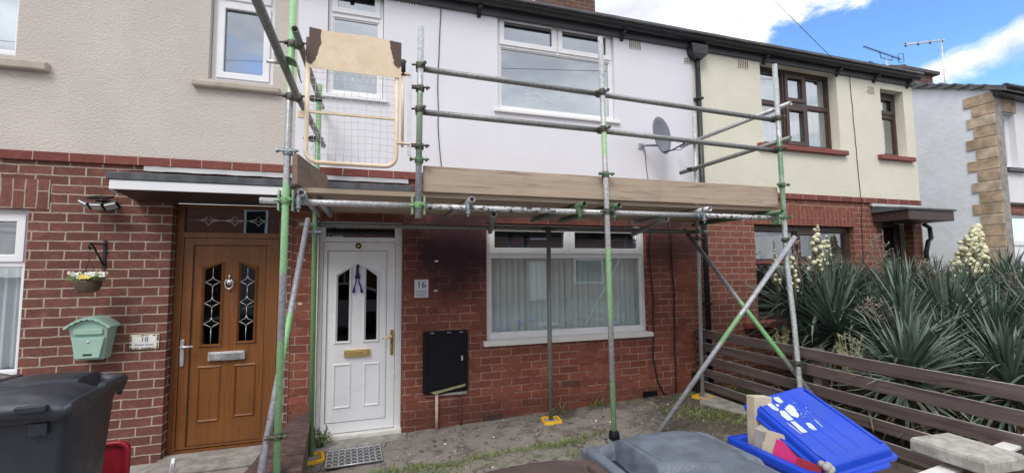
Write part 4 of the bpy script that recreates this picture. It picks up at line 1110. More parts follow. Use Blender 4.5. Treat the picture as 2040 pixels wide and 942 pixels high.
# front boundary rail, low brick piers and a loose coping slab
t = thing('boundary_rail', 'low timber rail with flaking white top edge crossing under the concrete slab', 'fence', (3.8, -3.1, 0))
M = Matrix.Rotation(R_(7.0), 4, 'Z'); M = Matrix.Translation((3.5, -3.10, 0)) @ M
mb = MB().box(-1.2, 1.5, -.045, .045, .485, .505, M); mb.build('top_rail', 'whitepaint', t, .004)
MB().box(-1.2, 1.5, -.030, .030, .40, .484, M).build('rail', 'darkwood', t, .004)
for x in (-.95, 1.2): MB().box(x - .04, x + .04, .031, .10, -.05, .48, M).build('post', 'darkwood', t, .004)
t = thing('brick_pier', 'small weathered brick pier carrying the concrete slab at the garden corner', 'pier', (3.38, -3.27, 0))
MB().box(3.26, 3.50, -3.31, -3.20, -.09, .544).build('pier_body', 'gardenbrick', t, .006)
M = Matrix.Translation((3.365, -3.155, .545)) @ Matrix.Rotation(R_(-3), 4, 'Z')
mb = MB(); rg = []
for (z, k) in ((0, .96), (.008, 1), (.062, 1), (.078, .955)):
    rg.append([M @ Vector((x * k + .003 * math.sin(i * 2.7), y * k + .003 * math.cos(i * 3.3), z)) for i, (x, y) in enumerate(rrect(-.165, .165, -.19, .19, .018, 3))])
mb.loft(rg, smooth=False); o = single(mb, 'coping_slab', 'copingstone', 'weathered grey concrete coping slab lying loose on the boundary rail', 'slab', bevel=.006)

# ================================================================= SCAFFOLD
SY, IY = -1.40, -.30
sc = thing('scaffold', 'galvanised and green tube scaffold with boards and a yellow gate before the middle house', 'scaffold', (1.8, -.85, 0))
R0 = .0242
def tub(name, pts, mat, par=sc, hollow=.004, r=R0): return MB().tube(pts, r, 20, hollow=hollow).build(name, mat, par)
tub('standard', [(-.572, SY, -.01), (-.566, SY, 2.0), (-.548, SY, 4.6)], 'tube1')
tub('standard', [(.372, SY - .004, 2.085), (.386, SY - .004, 3.635)], 'tube2')
tub('standard', [(2.052, SY, .02), (2.035, SY, 2.2), (2.012, SY, 3.80)], 'tube3')
tub('standard', [(3.93, -1.655, .02), (3.945, -1.60, .55), (4.015, -1.515, 1.15), (4.045, -1.445, 1.74), (4.095, SY, 2.2), (4.083, SY, 3.82)], 'tube4')
tub('standard', [(-.467, IY, -.02), (-.480, IY, 2.19), (-.470, IY, 3.5)], 'tubegreen')
tub('standard', [(1.915, IY, .0), (1.922, IY, 2.155)], 'tubeoldgreen')
tub('standard', [(3.91, IY, .055), (3.94, IY, 2.14), (3.96, IY, 3.74)], 'tubegrey')
LY = SY + 2 * R0 + .002
tub('ledger', [(-.74, LY, 2.190), (.36, LY, 2.188)], 'tubegrey')
tub('ledger', [(.361, LY, 2.188), (1.55, LY, 2.185)], 'tubeblack')
tub('ledger', [(1.551, LY, 2.185), (3.05, LY, 2.19)], 'tubegrey')
tub('ledger', [(3.051, LY, 2.19), (4.16, LY, 2.19)], 'tubeblack')
tub('ledger', [(-.62, IY + .05, 2.13), (4.12, IY + .05, 2.135)], 'tubeoldgreen')
for x, m_ in ((-.455, 'tubegrey'), (-.36, 'tubegrey'), (.787, 'tubegrey'), (1.775, 'tubegreendark'), (2.115, 'tubegreendark'), (3.09, 'tubegrey'), (3.98, 'tubegreendark')):
    fy = SY - .085 if x != -.36 else SY + .2
    tub('transom', [(x, fy, 2.238), (x + random.uniform(-.02, .02), -.14, 2.236)], m_)
# lower cross tubes below the deck
for x0, x1 in ((1.0, 1.25), (2.7, 3.0)): tub('transom', [(x0, SY + .05, 2.142), (x1, IY, 2.085)], 'tubeoldgreen')
GY = SY + 2 * R0 + .004
tub('guard_rail', [(.36, GY, 3.315), (2.06, GY, 3.285)], 'tuberail'); tub('guard_rail', [(2.02, GY + .0, 3.283), (4.16, GY, 3.235)], 'tuberail')
tub('guard_rail', [(.36, GY, 2.955), (2.10, GY, 2.945)], 'tuberail'); tub('guard_rail', [(2.04, GY, 2.940), (4.16, GY, 2.905)], 'tuberail')
tub('guard_rail', [(-.515, -2.72, 2.955), (-.505, -1.5, 2.955), (-.44, -.08, 2.95)], 'tubeoldgreen', r=R0)
tub('guard_rail', [(-.505, -1.62, 3.365), (-.465, .0 - .05, 3.36)], 'tubeoldgreen')
tub('guard_rail', [(4.16, -1.50, 3.375), (3.86, -.14, 3.255)], 'tubegrey'); tub('guard_rail', [(4.13, -1.50, 3.005), (3.84, -.14, 2.905)], 'tubeoldgreen')
tub('brace', [(4.11, SY - .10, 1.985), (2.66, SY - .10 + .42, .03)], 'tubebracea', r=.0242)
tub('brace', [(3.82, -.20, 2.165), (4.035, -1.72, .40)], 'tubebraceb')
tub('brace', [(-.535, -.36, 2.17), (-.665, -1.56, .20)], 'tubebracel')
# boards
for k in range(5):
    y = SY + .065 + k * .228
    MB().box(-.50, 4.05, y, y + .222, 2.2625, 2.300 + random.uniform(-.001, .001)).build('deck_board', 'boardx', sc, .003)
    MB().box(-.503, -.5005, y + .003, y + .219, 2.265, 2.297).build('board_end_band', 'satin', sc)
MB().box(.415, 4.06, SY + .027, SY + .064, 2.302, 2.512).build('toe_board', 'boardx', sc, .004)
M = Matrix.Translation((-.525, SY - .03, 2.303)) @ Matrix.Rotation(R_(-10), 4, 'Z')
MB().box(-.0, .038, 0, .80, 0, .225, M).build('toe_board', 'boardend', sc, .004)
# couplers
def coupler(x, y, z, m_='satin', dirs='x', bolt=1):
    """right-angle coupler: a band round the upright, a band round the rail, two bolts with nuts"""
    mb = MB()
    mb.tube([(x, y, z - .024), (x, y, z + .024)], .034, 14)
    if dirs == 'x':
        yy = y + .05; mb.tube([(x - .024, yy, z), (x + .024, yy, z)], .033, 14); mb.box(x - .022, x + .022, y + .01, y + .045, z - .022, z + .022)
        mb.tube([(x + .030, y - .05, z + .004), (x + .040, y + .07, z + .004)], .008, 6); mb.tube([(x - .072, y - .012, z - .004), (x - .028, y - .020, z - .004)], .009, 6)
        mb.tube([(x + .03, y - .05, z + .004), (x + .032, y - .064, z + .004)], .016, 6)
    elif dirs == 'y':
        xx = x + .05; mb.tube([(xx, y - .024, z), (xx, y + .024, z)], .033, 14); mb.box(x + .01, x + .045, y - .022, y + .022, z - .022, z + .022)
        mb.tube([(x - .085, y - .012, z), (x + .10, y - .024, z + .006)], .008, 6); mb.tube([(x - .052, y - .014, z), (x - .03, y - .014, z)], .016, 6)
    else:
        mb.tube([(x - .07, y - .02, z), (x + .075, y - .03, z + .004)], .009, 6); mb.tube([(x - .075, y - .02, z), (x - .055, y - .02, z)], .017, 6); mb.tube([(x + .045, y - .03, z), (x + .06, y - .03, z)], .017, 6)
    return mb.build('coupler', m_, sc, .002)
MATS['darkcoupler'] = MATS['blackiron']
simple('couplerdark', (.10, .10, .085), .5, metal=.5, var=.5, scale=30, dirt=((.08, .16, .06), .5, .6))
simple('couplersteel', (.28, .32, .36), .45, metal=.5, var=.3, scale=30)
coupler(-.566, SY, 2.19, 'tubegreen'); coupler(.374, SY, 2.188, 'tubegreen'); coupler(2.036, SY, 2.19, 'couplerdark'); coupler(4.10, SY, 2.19, 'tubegreendark')
for x, z in ((.38, 3.315), (.378, 2.955), (2.015, 3.284), (2.02, 2.942), (4.085, 3.24), (4.088, 2.91)): coupler(x, SY, z, 'couplerdark')
for z, m_ in ((3.355, 'couplerdark'), (2.955, 'couplerdark')): coupler(-.553, SY, z, m_, 'y')
for z in (3.355, 2.955): coupler(-.52, IY, z, 'blackiron', 'y')
coupler(3.90, IY, 3.27, 'tubegreendark', 'z'); coupler(3.88, IY, 2.92, 'blackiron', 'z')
coupler(-.56, SY, 2.545, 'couplersteel', 'z'); coupler(.378, SY, 2.545, 'tubegreendark', 'z'); coupler(2.03, SY, 2.525, 'tubegreendark', 'z'); coupler(4.09, SY, 2.53, 'tubegreendark', 'z')
coupler(.380, SY, 2.655, 'couplerdark', 'z'); coupler(.382, SY, 3.125, 'couplerdark', 'z')
coupler(4.07, SY - .03, 1.955, 'couplerdark', 'z'); coupler(3.975, -1.575, .755, 'couplerdark', 'z'); coupler(-.572, SY, .55, 'couplerdark', 'z')
coupler(3.93, IY, 2.05, 'couplerdark', 'z'); coupler(-.48, IY, 2.05, 'couplersteel', 'z'); coupler(1.92, IY, 2.12, 'couplerdark', 'z'); coupler(3.94, IY, 2.135, 'tubegreendark', 'z')
# ledger-to-transom couplers with hanging bolts
for x, m_ in ((-.455, 'satin'), (.787, 'satin'), (1.775, 'tubegreendark'), (2.115, 'tubegreendark'), (3.09, 'satin')):
    mb = MB(); y = SY - .028
    mb.tube([(x - .035, y + .05, 2.19), (x + .0, y + .05, 2.19)], .030, 12); mb.tube([(x, y + .0, 2.238), (x, y + .03, 2.238)], .028, 12)
    mb.box(x - .035, x - .008, y, y + .012, 2.15, 2.225)
    mb.tube([(x - .022, y - .002, 2.20), (x - .022, y - .002, 2.105)], .009, 8); mb.tube([(x - .022, y - .002, 2.145), (x - .022, y - .002, 2.128)], .018, 6)
    mb.build('coupler', 'couplersteel' if m_ == 'satin' else m_, sc, .002)
# green plates beside the left and short uprights
for x in (-.566, .374):
    for s in (-.052, .040): MB().box(x + s, x + s + .014, SY - .012, SY + .055, 2.115, 2.265).build('coupler_plate', 'plategreen', sc, .003)
for s in (-.085, -.045): MB().box(4.10 + s, 4.10 + s + .03, SY - .01, SY + .07, 2.12, 2.265).build('coupler_plate', 'plategreen', sc, .003)
# green clip hanging on the long guard rail
mb = MB(); rows = []
for (x, z) in ((-.555, 3.00), (-.515, 2.988), (-.475, 2.985), (-.44, 2.975), (-.425, 2.95), (-.420, 2.90), (-.412, 2.872)):
    rows.append([(x, -2.02, z), (x, -1.90, z)])
mb.loft(rows, False, False, True, closed=False)
o = mb.build('board_clip', 'tubegreen', sc); md = o.modifiers.new('solid', 'SOLIDIFY'); md.thickness = .006
MB().tube([(-.60, -1.98, 2.955), (-.53, -1.98, 2.955)], .012, 8).build('clip_bolt', 'satin', sc)
# base plates: yellow pads under the inner row, black socket under the outer one
def pad(x, y, rz, s=.105):
    M = Matrix.Translation((x, y, gz(x, y) - .002)) @ Matrix.Rotation(R_(rz), 4, 'Z')
    rg = []
    outer = rrect(-s, s, -s, s, .03, 3); inn = rrect(-s * .68, s * .68, -s * .68, s * .68, .02, 3)
    for pts, z in ((outer, 0), ([(a * .96, b * .96) for a, b in outer], .034), ([(a * 1.04, b * 1.04) for a, b in inn], .034), (inn, .014)): rg.append([M @ Vector((a, b, z)) for a, b in pts])
    p_ = MB().loft(rg, smooth=False).build('base_plate', 'yellow', sc, .004)
    MB().box(-s * .6, s * .6, -s * .6, s * .6, .0145, .020, M).build('steel_plate', 'concrete', p_)
pad(-.462, -.36, 8, .12); pad(1.915, -.32, -8); pad(3.90, -.32, 15)
MB().loft([[(2.052 + a, SY + b, z) for a, b in rrect(-k, k, -k, k, k * .5, 3)] for z, k in ((.215, .035), (.22, .042), (.285, .034), (.29, .026))]).build('base_plug', 'blackpaint', sc)
MB().box(1.98, 2.12, SY - .07, SY + .07, .03, .07).build('base_plate', 'boardend', sc, .004)
MB().box(-.64, -.50, SY - .07, SY + .07, -.012, .004).build('base_plate', 'satin', sc)
MB().box(3.86, 4.0, -1.73, -1.59, .10, .125).build('base_plate', 'boardend', sc)

# yellow loading gate hinged to the short upright
gt = thing('safety_gate', 'yellow steel mesh gate with peeling sheet panel hung in the scaffold opening', 'gate', (-.11, SY - .03, 2.46))
gy = SY - .042
def rpath(x0, x1, z0, z1, r, y):
    pts = [(x0, y, z1), (x0, y, z0 + r)]
    pts += [(x0 + r - r * math.cos(R_(a)), y, z0 + r - r * math.sin(R_(a))) for a in (15, 30, 45, 60, 75, 90)]
    pts += [(x1 - r + r * math.sin(R_(a)), y, z0 + r - r * math.cos(R_(a))) for a in (0, 15, 30, 45, 60, 75, 90)]
    return pts + [(x1, y, z1 - .02)]
MB().tube(rpath(-.437, .200, 2.470, 3.40, .085, gy), .0165, 12).build('gate_frame', 'gatepaint', gt)
MB().box(-.420, .185, gy - .010, gy + .010, 2.835, 2.852).build('gate_bar', 'gatepaint', gt)
# sheet with a slightly buckled top edge
mb = MB(); rows = []; N = 24
for j in range(7):
    row = []
    for i in range(N + 1):
        x = -.432 + .662 * i / N; top = 3.475 - .006 * math.sin(i / N * 7) - .02 * i / N; z = 3.165 + (top - 3.165) * j / 6
        row.append((x, gy - .020 - .0015 * math.sin(i / N * 9 + j * .4), z))
    rows.append(row)
mb.loft(rows, False, False, False, closed=False); o = mb.build('sheet_panel', 'gatepaint', gt); md = o.modifiers.new('solid', 'SOLIDIFY'); md.thickness = .004
mb = MB()
k = 0; x = -.385
while x < .18:
    pts = [(x + .004 * math.sin(zq * 9 + x * 20), gy - .004 + .004 * math.sin(zq * 7 + x * 31), zq) for zq in [2.475 + .69 * q / 10 for q in range(11)]]
    if not (-.30 < x < -.27 and False): mb.tube(pts, .0017, 5)
    x += .0515
z = 2.53
while z < 3.16:
    mb.tube([(-.43 + .62 * q / 10, gy - .007 + .003 * math.sin(q + z * 40), z + .004 * math.sin(q * 1.3 + z * 9)) for q in range(11)], .0017, 5)
    z += .0515
mb.tube([(-.375, gy - .01, 2.70), (-.355, gy - .015, 2.66), (-.385, gy - .01, 2.60), (-.40, gy, 2.56)], .0017, 5)
mb.tube([(-.245, gy - .012, 2.66), (-.30, gy - .02, 2.56), (-.24, gy - .02, 2.57)], .0017, 5)
mb.build('mesh_infill', 'wire', gt)
MB().box(-.495, -.445, gy - .005, gy + .012, 2.79, 2.845).build('latch_plate', 'gatepaint', gt, .003)
MB().tube([(.245, gy, 2.63), (.245, gy, 3.30)], .011, 10).build('hinge_rod', 'gatepaint', gt)
MB().tube([(.245, gy, 3.20), (.245, gy, 3.30), (.252, gy, 3.32)], .020, 10).build('hinge_cap', 'blackiron', gt)
MB().box(.283, .312, gy - .006, gy + .006, 2.565, 3.335).build('hinge_bar', 'satin', gt, .003)
for z in (2.65, 3.205): MB().box(.195, .300, gy - .018, gy + .018, z, z + .013).build('hinge_arm', 'gatepaint', gt, .002)
for z in (2.655, 3.125): MB().box(.298, .38, gy + .005, gy + .035, z - .014, z + .014).build('hinge_clamp', 'couplerdark', gt, .004)

# ================================================================= BINS
def wheelie(name_label, loc, rz, body, lid, sx=1.0, lips=True):
    t = thing('wheelie_bin', name_label, 'bin', loc, rz, group=None); t.scale = (sx, 1, 1.07)
    def L(mb, n, m_, par=t, **k): return mb.build(n, m_, par, local=True, **k)
    def sec(w_, d0, d1, z, r=.035): return [(a, b, z) for a, b in rrect(-w_, w_, d0, d1, r, 4)]
    mb = MB().loft([sec(.20, -.20, .19, .03), sec(.215, -.215, .205, .12), sec(.262, -.285, .255, .86), sec(.268, -.292, .262, .90), sec(.262, -.286, .258, .93), sec(.25, -.27, .245, .92), sec(.20, -.20, .19, .10)], cap1=True); L(mb, 'bin_body', body)
    mb = MB().loft([sec(.272, -.298, .268, .895), sec(.288, -.315, .285, .905), sec(.288, -.315, .285, .945), sec(.272, -.300, .27, .960), sec(.25, -.28, .25, .958), sec(.24, -.26, .24, .80)], cap0=False, cap1=False); L(mb, 'bin_rim', body)
    for x in (-.17, .17): L(MB().box(x - .035, x + .035, -.312, -.28, .84, .895), 'rim_rib', body, bevel=.004)
    # lid: domed sheet with two hand hollows at the back
    N, Mv = 96, 80; rings = []
    def S(x): x = max(0.0, min(1.0, x)); return x * x * (3 - 2 * x)
    def hz(u, v):
        au = abs(u); eu = 1 - au ** 4; ev = 1 - abs(v) ** 5
        z = .972 + .055 * (max(0, eu) ** .8) * (max(0, ev) ** .7) + .016 * (1 - u * u)
        # the rear deck is flat outside the hand troughs, the troughs have steep walls
        fl = S((au - .80) / .05) * S((v - .02) / .10)
        z = z * (1 - fl) + (.992 + .008 * (1 - au)) * fl
        tr = S((au - (.60 - .05 * (v - .5))) / .035) * S((.86 - au) / .03) * S((v - .02) / .05) * S((.88 - v) / .05)
        z -= .070 * tr
        # stepped front panel
        z -= .014 * S((-.20 + .42 * au - v) / .03) * S((.97 - au) / .05)
        return z
    mb = MB()
    top = []
    for j in range(Mv + 1):
        v = -1 + 2 * j / Mv; row = []
        for i in range(N + 1):
            u = -1 + 2 * i / N
            cut = 0
            cx = u * .300 * (1 - .03 * (v > .9)); cy_ = -.015 + v * .325
            # rounded corners
            if abs(u) > .86 and abs(v) > .88:
                k_ = .5 * (abs(u) - .86) / .14 * (abs(v) - .88) / .12; cy_ -= math.copysign(.03 * k_, v)
            row.append((cx, cy_, hz(u, v)))
        top.append(row)
    mb.loft(top, False, False, True, closed=False)
    edge = [top[0][i] for i in range(N + 1)] + [top[j][N] for j in range(1, Mv + 1)] + [top[Mv][i] for i in range(N - 1, -1, -1)] + [top[j][0] for j in range(Mv - 1, 0, -1)]
    def grow(p, k_, z): return (p[0] * k_, (p[1] + .015) * k_ - .015, z)
    mb.loft([edge, [grow(p, 1.012, p[2] - .008) for p in edge], [grow(p, 1.018, p[2] - .045) for p in edge], [grow(p, .985, p[2] - .046) for p in edge]], False, False, True)
    ld = L(mb, 'lid', lid)
    if lips:
        for x in (-.16, .16): L(MB().rbox(x - .06, x + .06, -.368, -.335, .958, .985, .008), 'lid_lip', lid, par=ld, bevel=.004)
    for s in (-1, 1): L(MB().rbox(s * .220 - .038, s * .220 + .038, .0, .262, .930, .957, .02), 'hollow_shade', 'hollowshade')  # near-black insets that paint the shade inside the hand hollows
    # ridge moulding on the lid
    for s in (-1, 1):
        pts = [(s * (.150 + .01 * math.sin(v * 3)), -.015 + v * .30, hz(s * .52, v) - .001) for v in [-.12 + .1 * q for q in range(11)]]
        L(MB().tube(pts, .004, 8), 'lid_ridge', lid, par=ld)
    # handle and hinge at the back
    L(MB().tube([(-.275, .34, .955), (.275, .34, .955)], .016, 12), 'handle', body)
    for x in (-.275, -.08, .08, .275): L(MB().prism([(.26, .93), (.26, .965), (.345, .972), (.358, .955), (.345, .938), (.27, .88)], 0, x - .012, x + .012), 'handle_bracket', body, bevel=.003)
    for x in (-.235, .235):
        wh = MB().lathe([(.0, -.025), (.085, -.025), (.10, -.018), (.10, .018), (.085, .025), (.0, .025)], (0, 0, 0), 24, Matrix.Translation((x, .215, .10)) @ Matrix.Rotation(R_(90), 4, 'Y'))
        L(wh, 'wheel', 'rubber')
    L(MB().tube([(-.22, .215, .10), (.22, .215, .10)], .011, 8), 'axle', 'satin')
    return t
wheelie('grey wheelie bin with scratched slate-coloured lid standing between the brown bin and the blue box', (1.022, -3.725, -.03), 0, 'plasticgrey', 'plasticgrey', sx=.87)
wheelie('dark brown wheelie bin lid speckled with white debris, just left of the grey bin', (.490, -3.825, -.03), R_(2), 'plasticbrown', 'plasticbrown', sx=.87)
wheelie('charcoal wheelie bin close to the left window, its whole front face showing', (-1.70, -1.80, -.005), R_(3), 'plasticdark', 'plasticdark')
wheelie('maroon-lidded dark wheelie bin only partly in view at the left edge', (-2.36, -1.55, -.005), R_(-6), 'plasticdark', 'plasticmaroon')
# white debris on the lids
mb = MB()
for k in range(70):
    cx, cy = .44 + random.gauss(0, .12), -3.70 + random.gauss(0, .09)
    if not (.2 < cx < .7 and -3.95 < cy < -3.54): continue
    s_ = random.uniform(.0015, .006); z = 1.022 - .01
    mb.prism([(cx + s_ * math.cos(a) * random.uniform(.6, 1.4), cy + s_ * math.sin(a)) for a in (R_(72 * q) for q in range(5))], 2, z + .004, z + .016)
o = single(mb, 'plaster_crumbs', 'debris', 'white crumbs of plaster scattered on the brown bin lid', 'debris'); o['kind'] = 'stuff'

# ---- blue recycling box with its lid askew, full of cardboard
t = thing('recycling_box', 'bright blue recycling box brimming with cardboard under its skewed lid', 'recycling box', (2.53, -2.73, .06))
def bs(x, y, z, r=.04): return [(2.53 + a, -2.73 + b, z) for a, b in rrect(-x, x, -y, y, r, 4)]
MB().loft([bs(.16, .26, .07), bs(.19, .29, .46), bs(.20, .30, .50), bs(.222, .322, .505), bs(.222, .322, .55), bs(.165, .265, .55), bs(.16, .26, .46), bs(.14, .24, .10)]).build('box_body', 'plasticblue', t, .004)
for s in (-1, 1): MB().box(2.53 + s * .10 - .02, 2.53 + s * .10 + .02, -2.73 - .335, -2.73 - .31, .42, .53).build('box_rib', 'plasticblue', t, .004)
cx_, cy_, cz_ = 2.6464, -2.7863, .7261
ya, pa, ra = -.17009735, .32726483, .19111151
wd = Vector((math.cos(ya) * math.cos(ra), math.sin(ya) * math.cos(ra), math.sin(ra)))
ldv = Vector((-math.sin(ya) * math.cos(pa), math.cos(ya) * math.cos(pa), math.sin(pa))); ldv = (ldv - wd * wd.dot(ldv)).normalized()
nv = wd.cross(ldv)
ML = Matrix(((wd.x, ldv.x, nv.x, cx_), (wd.y, ldv.y, nv.y, cy_), (wd.z, ldv.z, nv.z, cz_), (0, 0, 0, 1)))
def lidp(mb): mb.v = [tuple(ML @ Vector(p)) for p in mb.v]; return mb
lt = thing('box_lid', 'tilted bright blue box lid with worn white stencil blocks on top', 'lid', (cx_, cy_, cz_))
def ls(x, y, z, r=.035): return [(a, b, z) for a, b in rrect(-x, x, -y, y, r, 5)]
mb = MB().loft([ls(.218, .322, -.062), ls(.236, .342, -.068), ls(.239, .344, -.050), ls(.223, .327, -.042), ls(.219, .322, -.030), ls(.217, .318, -.016), ls(.208, .308, -.003), ls(.198, .298, .0)], cap0=False)
lidp(mb).build('lid_shell', 'plasticblue', lt, .003)
for s in (-1, 1):
    mb = MB(); mb.tube([(s * .186, y, .001) for y in (-.27, -.1, .1, .27)], .007, 8); lidp(mb).build('lid_rim_ridge', 'plasticblue', lt)
for x in (-.10, -.02, .06): lidp(MB().box(x - .0015, x + .0015, -.26, .25, .0, .0015)).build('lid_groove', 'plasticblue', lt)
mb = MB(); mb.loft([[(a, b - .335, z) for a, b in rrect(-.15, .15, -.035, .035, .02, 4)] for z in (-.066, -.052)]); lidp(mb).build('lid_lip', 'plasticblue', lt, .003)
MK = [[(-0.135, 0.274), (-0.101, 0.263), (-0.1, 0.162), (-0.12, 0.152), (-0.134, 0.176)],
[(-0.053, 0.276), (-0.016, 0.268), (-0.022, 0.215), (-0.052, 0.207), (-0.06, 0.244)],
[(-0.107, 0.153), (-0.08, 0.142), (-0.091, 0.053), (-0.127, 0.056), (-0.131, 0.108)],
[(-0.068, 0.156), (-0.009, 0.184), (0.0, 0.154), (-0.032, 0.076), (-0.056, 0.057), (-0.077, 0.087)],
[(-0.122, 0.048), (-0.096, 0.038), (-0.099, -0.064), (-0.133, -0.056)],
[(-0.052, 0.005), (-0.026, -0.004), (-0.036, -0.067), (-0.059, -0.064), (-0.064, -0.037)],
[(-0.15, 0.043), (-0.144, 0.043), (-0.141, -0.061), (-0.146, -0.063)],
[(0.016, 0.012), (0.021, 0.012), (0.012, -0.058), (0.006, -0.06)],
[(-0.084, 0.214), (-0.065, 0.206), (-0.081, 0.186), (-0.092, 0.193)]]
mb = MB()
for q in MK:
    # round the corners of each worn stencil block
    pts = []
    n_ = len(q)
    for k in range(n_):
        p0, p1, p2 = Vector(q[k - 1]), Vector(q[k]), Vector(q[(k + 1) % n_])
        pts += [tuple(p1.lerp(p0, .12)), tuple((p1 * .92 + (p0 + p2) * .04)), tuple(p1.lerp(p2, .12))]
    mb.prism(pts, 2, .0016, .0022)
for k in range(22):
    a_, b_ = random.uniform(-.03, .06), random.uniform(.05, .19); s_ = random.uniform(.001, .004)
    mb.prism([(a_ + s_ * math.cos(r_), b_ + s_ * 1.5 * math.sin(r_)) for r_ in (0, 1.3, 2.6, 3.8, 5.1)], 2, .0016, .0022)
lidp(mb).build('stencil_paint', 'patchwhite', lt)
# contents
def sheet(name, mat, c, sx, sy, sz, rot, label, cat):
    M = Matrix.Translation(c) @ Matrix.Rotation(R_(rot[2]), 4, 'Z') @ Matrix.Rotation(R_(rot[0]), 4, 'X') @ Matrix.Rotation(R_(rot[1]), 4, 'Y')
    return single(MB().box(-sx, sx, -sy, sy, -sz, sz, M), name, mat, label, cat, bevel=.003)
sheet('cardboard_carton', 'cardboard', (2.510, -2.51, .655), .065, .040, .165, (-4, 4, -8), 'open buff carton poking up at the back of the blue box', 'carton')
sheet('paper_bag', 'paperwhite', (2.43, -2.60, .57), .045, .03, .09, (8, -6, 20), 'crumpled whitish paper packet wedged beside the buff carton', 'packet')
sheet('flat_carton', 'cardboard', (2.415, -2.70, .580), .006, .07, .08, (0, 12, 14), 'flattened thin carton leaning under the blue lid', 'carton')
sheet('leaflet', 'pink', (2.415, -2.80, .565), .006, .085, .055, (8, 20, 10), 'magenta leaflet sticking out beneath the tilted blue lid', 'leaflet')
q_ = sheet('food_packet', 'redcard', (2.40, -2.95, .550), .012, .070, .030, (2, 24, 6), 'dark red food packet resting on the blue box rim', 'packet')
mb = MB(); random.seed(5)
for k in range(9):
    c = Vector((2.40 + random.uniform(-.02, .03), -3.03 + random.uniform(-.03, .03), .58 + random.uniform(-.015, .02)))
    mb.lathe([(0, -.02), (.016, -.013), (.022, 0), (.014, .014), (0, .02)], c, 7, Matrix.Translation(c) @ Matrix.Rotation(random.uniform(0, 3), 4, 'X') @ Matrix.Rotation(random.uniform(0, 3), 4, 'Y') @ Matrix.Translation(-c))
single(mb, 'tissue', 'paperwhite', 'scrunched white tissue spilling over the front of the blue box', 'tissue')

# ---- red plastic tray behind the charcoal bin
t = thing('red_tray', 'red plastic sledge-like tray standing upright beside the charcoal bin', 'tray', (-1.72, -1.0, 0))
def rs(w_, z0, z1, y, r): return [(-1.735 + a, y, b) for a, b in rrect(-w_, w_, z0, z1, r, 5)]
MB().loft([rs(.165, .0, .512, -1.00, .07), rs(.160, .005, .507, -1.02, .07), rs(.138, .02, .485, -1.02, .06), rs(.125, .03, .47, -.975, .055), rs(.12, .035, .465, -.96, .05), rs(.15, .02, .49, -.955, .05)]).build('tray_shell', 'plasticred', t)
MB().box(-1.86, -1.61, -.990, -.975, .30, .31).build('tray_rib', 'plasticred', t, .003)
# ---- metal bracket by the doorstep
mb = MB(); mb.prism([(-.50, .0), (-.47, .0), (-.462, .06), (-.44, .11), (-.432, .15), (-.455, .17), (-.475, .13), (-.50, .05)], 0, -1.505, -1.475)
single(mb, 'metal_latch', 'satin', 'small bent metal latch sticking up beside the concrete doorstep', 'latch', bevel=.006)
# ---- patterned glass-like drain cover / mat in front of the white door
t = thing('door_mat', 'dark metal scraper mat with scalloped pattern before the white door', 'mat', (-.09, -.48, .0))
M = Matrix.Translation((-.085, -.50, .012)) @ Matrix.Rotation(R_(2), 4, 'Z')
MB().box(-.235, .235, -.175, .195, -.012, .0, M).build('mat_bed', 'deckbed', t, .003)
mb = MB()
for j in range(5):
    for i in range(9):
        cx, cy = -.21 + i * .0525, -.16 + j * .078
        pts = [M @ Vector((cx + .026 * math.cos(R_(a)), cy + .07 * math.sin(R_(a)) , .003)) for a in range(0, 181, 30)]
        mb.tube(pts, .0028, 5)
for i in range(10):
    x = -.235 + i * .0522; mb.tube([M @ Vector((x, -.17, .003)), M @ Vector((x, .19, .003))], .0022, 5)
mb.tube([M @ Vector(p) for p in ((-.233, -.173, .003), (.233, -.173, .003), (.233, .193, .003), (-.233, .193, .003), (-.233, -.173, .003))], .005, 6)
mb.build('mat_pattern', 'satin', t)

# ---- black rubble bucket / box by the drainpipe foot
single(MB().rbox(3.98, 4.055, -.14, -.03, .11, .36, .01), 'utility_cover', 'blackiron', 'small black box at the foot of the drainpipe beside the fence', 'box', bevel=.006)

# ================================================================= PLANTS
def blade(mb, base, az_, lean, L, w_, droop, seg=5, u=None):
    """one tapered folded leaf"""
    u = random.random() if u is None else u
    d = Vector((math.cos(az_), math.sin(az_), 0)); side = Vector((-d.y, d.x, 0))
    p = Vector(base); ang = lean; rows = []
    for k in range(seg + 1):
        f = k / seg
        wd_ = w_ * (.6 + .8 * f if f < .45 else .955 * (1 - ((f - .45) / .55) ** 1.6)) + .0005
        up = Vector((0, 0, 1)) * math.sin(ang) - d * 0
        nrm = (Vector((0, 0, 1)) * math.cos(ang) - d * math.sin(ang))
        rows.append((p - side * wd_ / 2 + nrm * wd_ * .22, p.copy(), p + side * wd_ / 2 + nrm * wd_ * .22))
        p = p + (d * math.cos(ang) + Vector((0, 0, 1)) * math.sin(ang)) * (L / seg)
        ang -= droop / seg
    for k in range(seg):
        for q in (0, 1):
            mb.face([rows[k][q], rows[k][q + 1], rows[k + 1][q + 1], rows[k + 1][q]], uv=[(u, k / seg), (u, k / seg), (u, (k + 1) / seg), (u, (k + 1) / seg)])
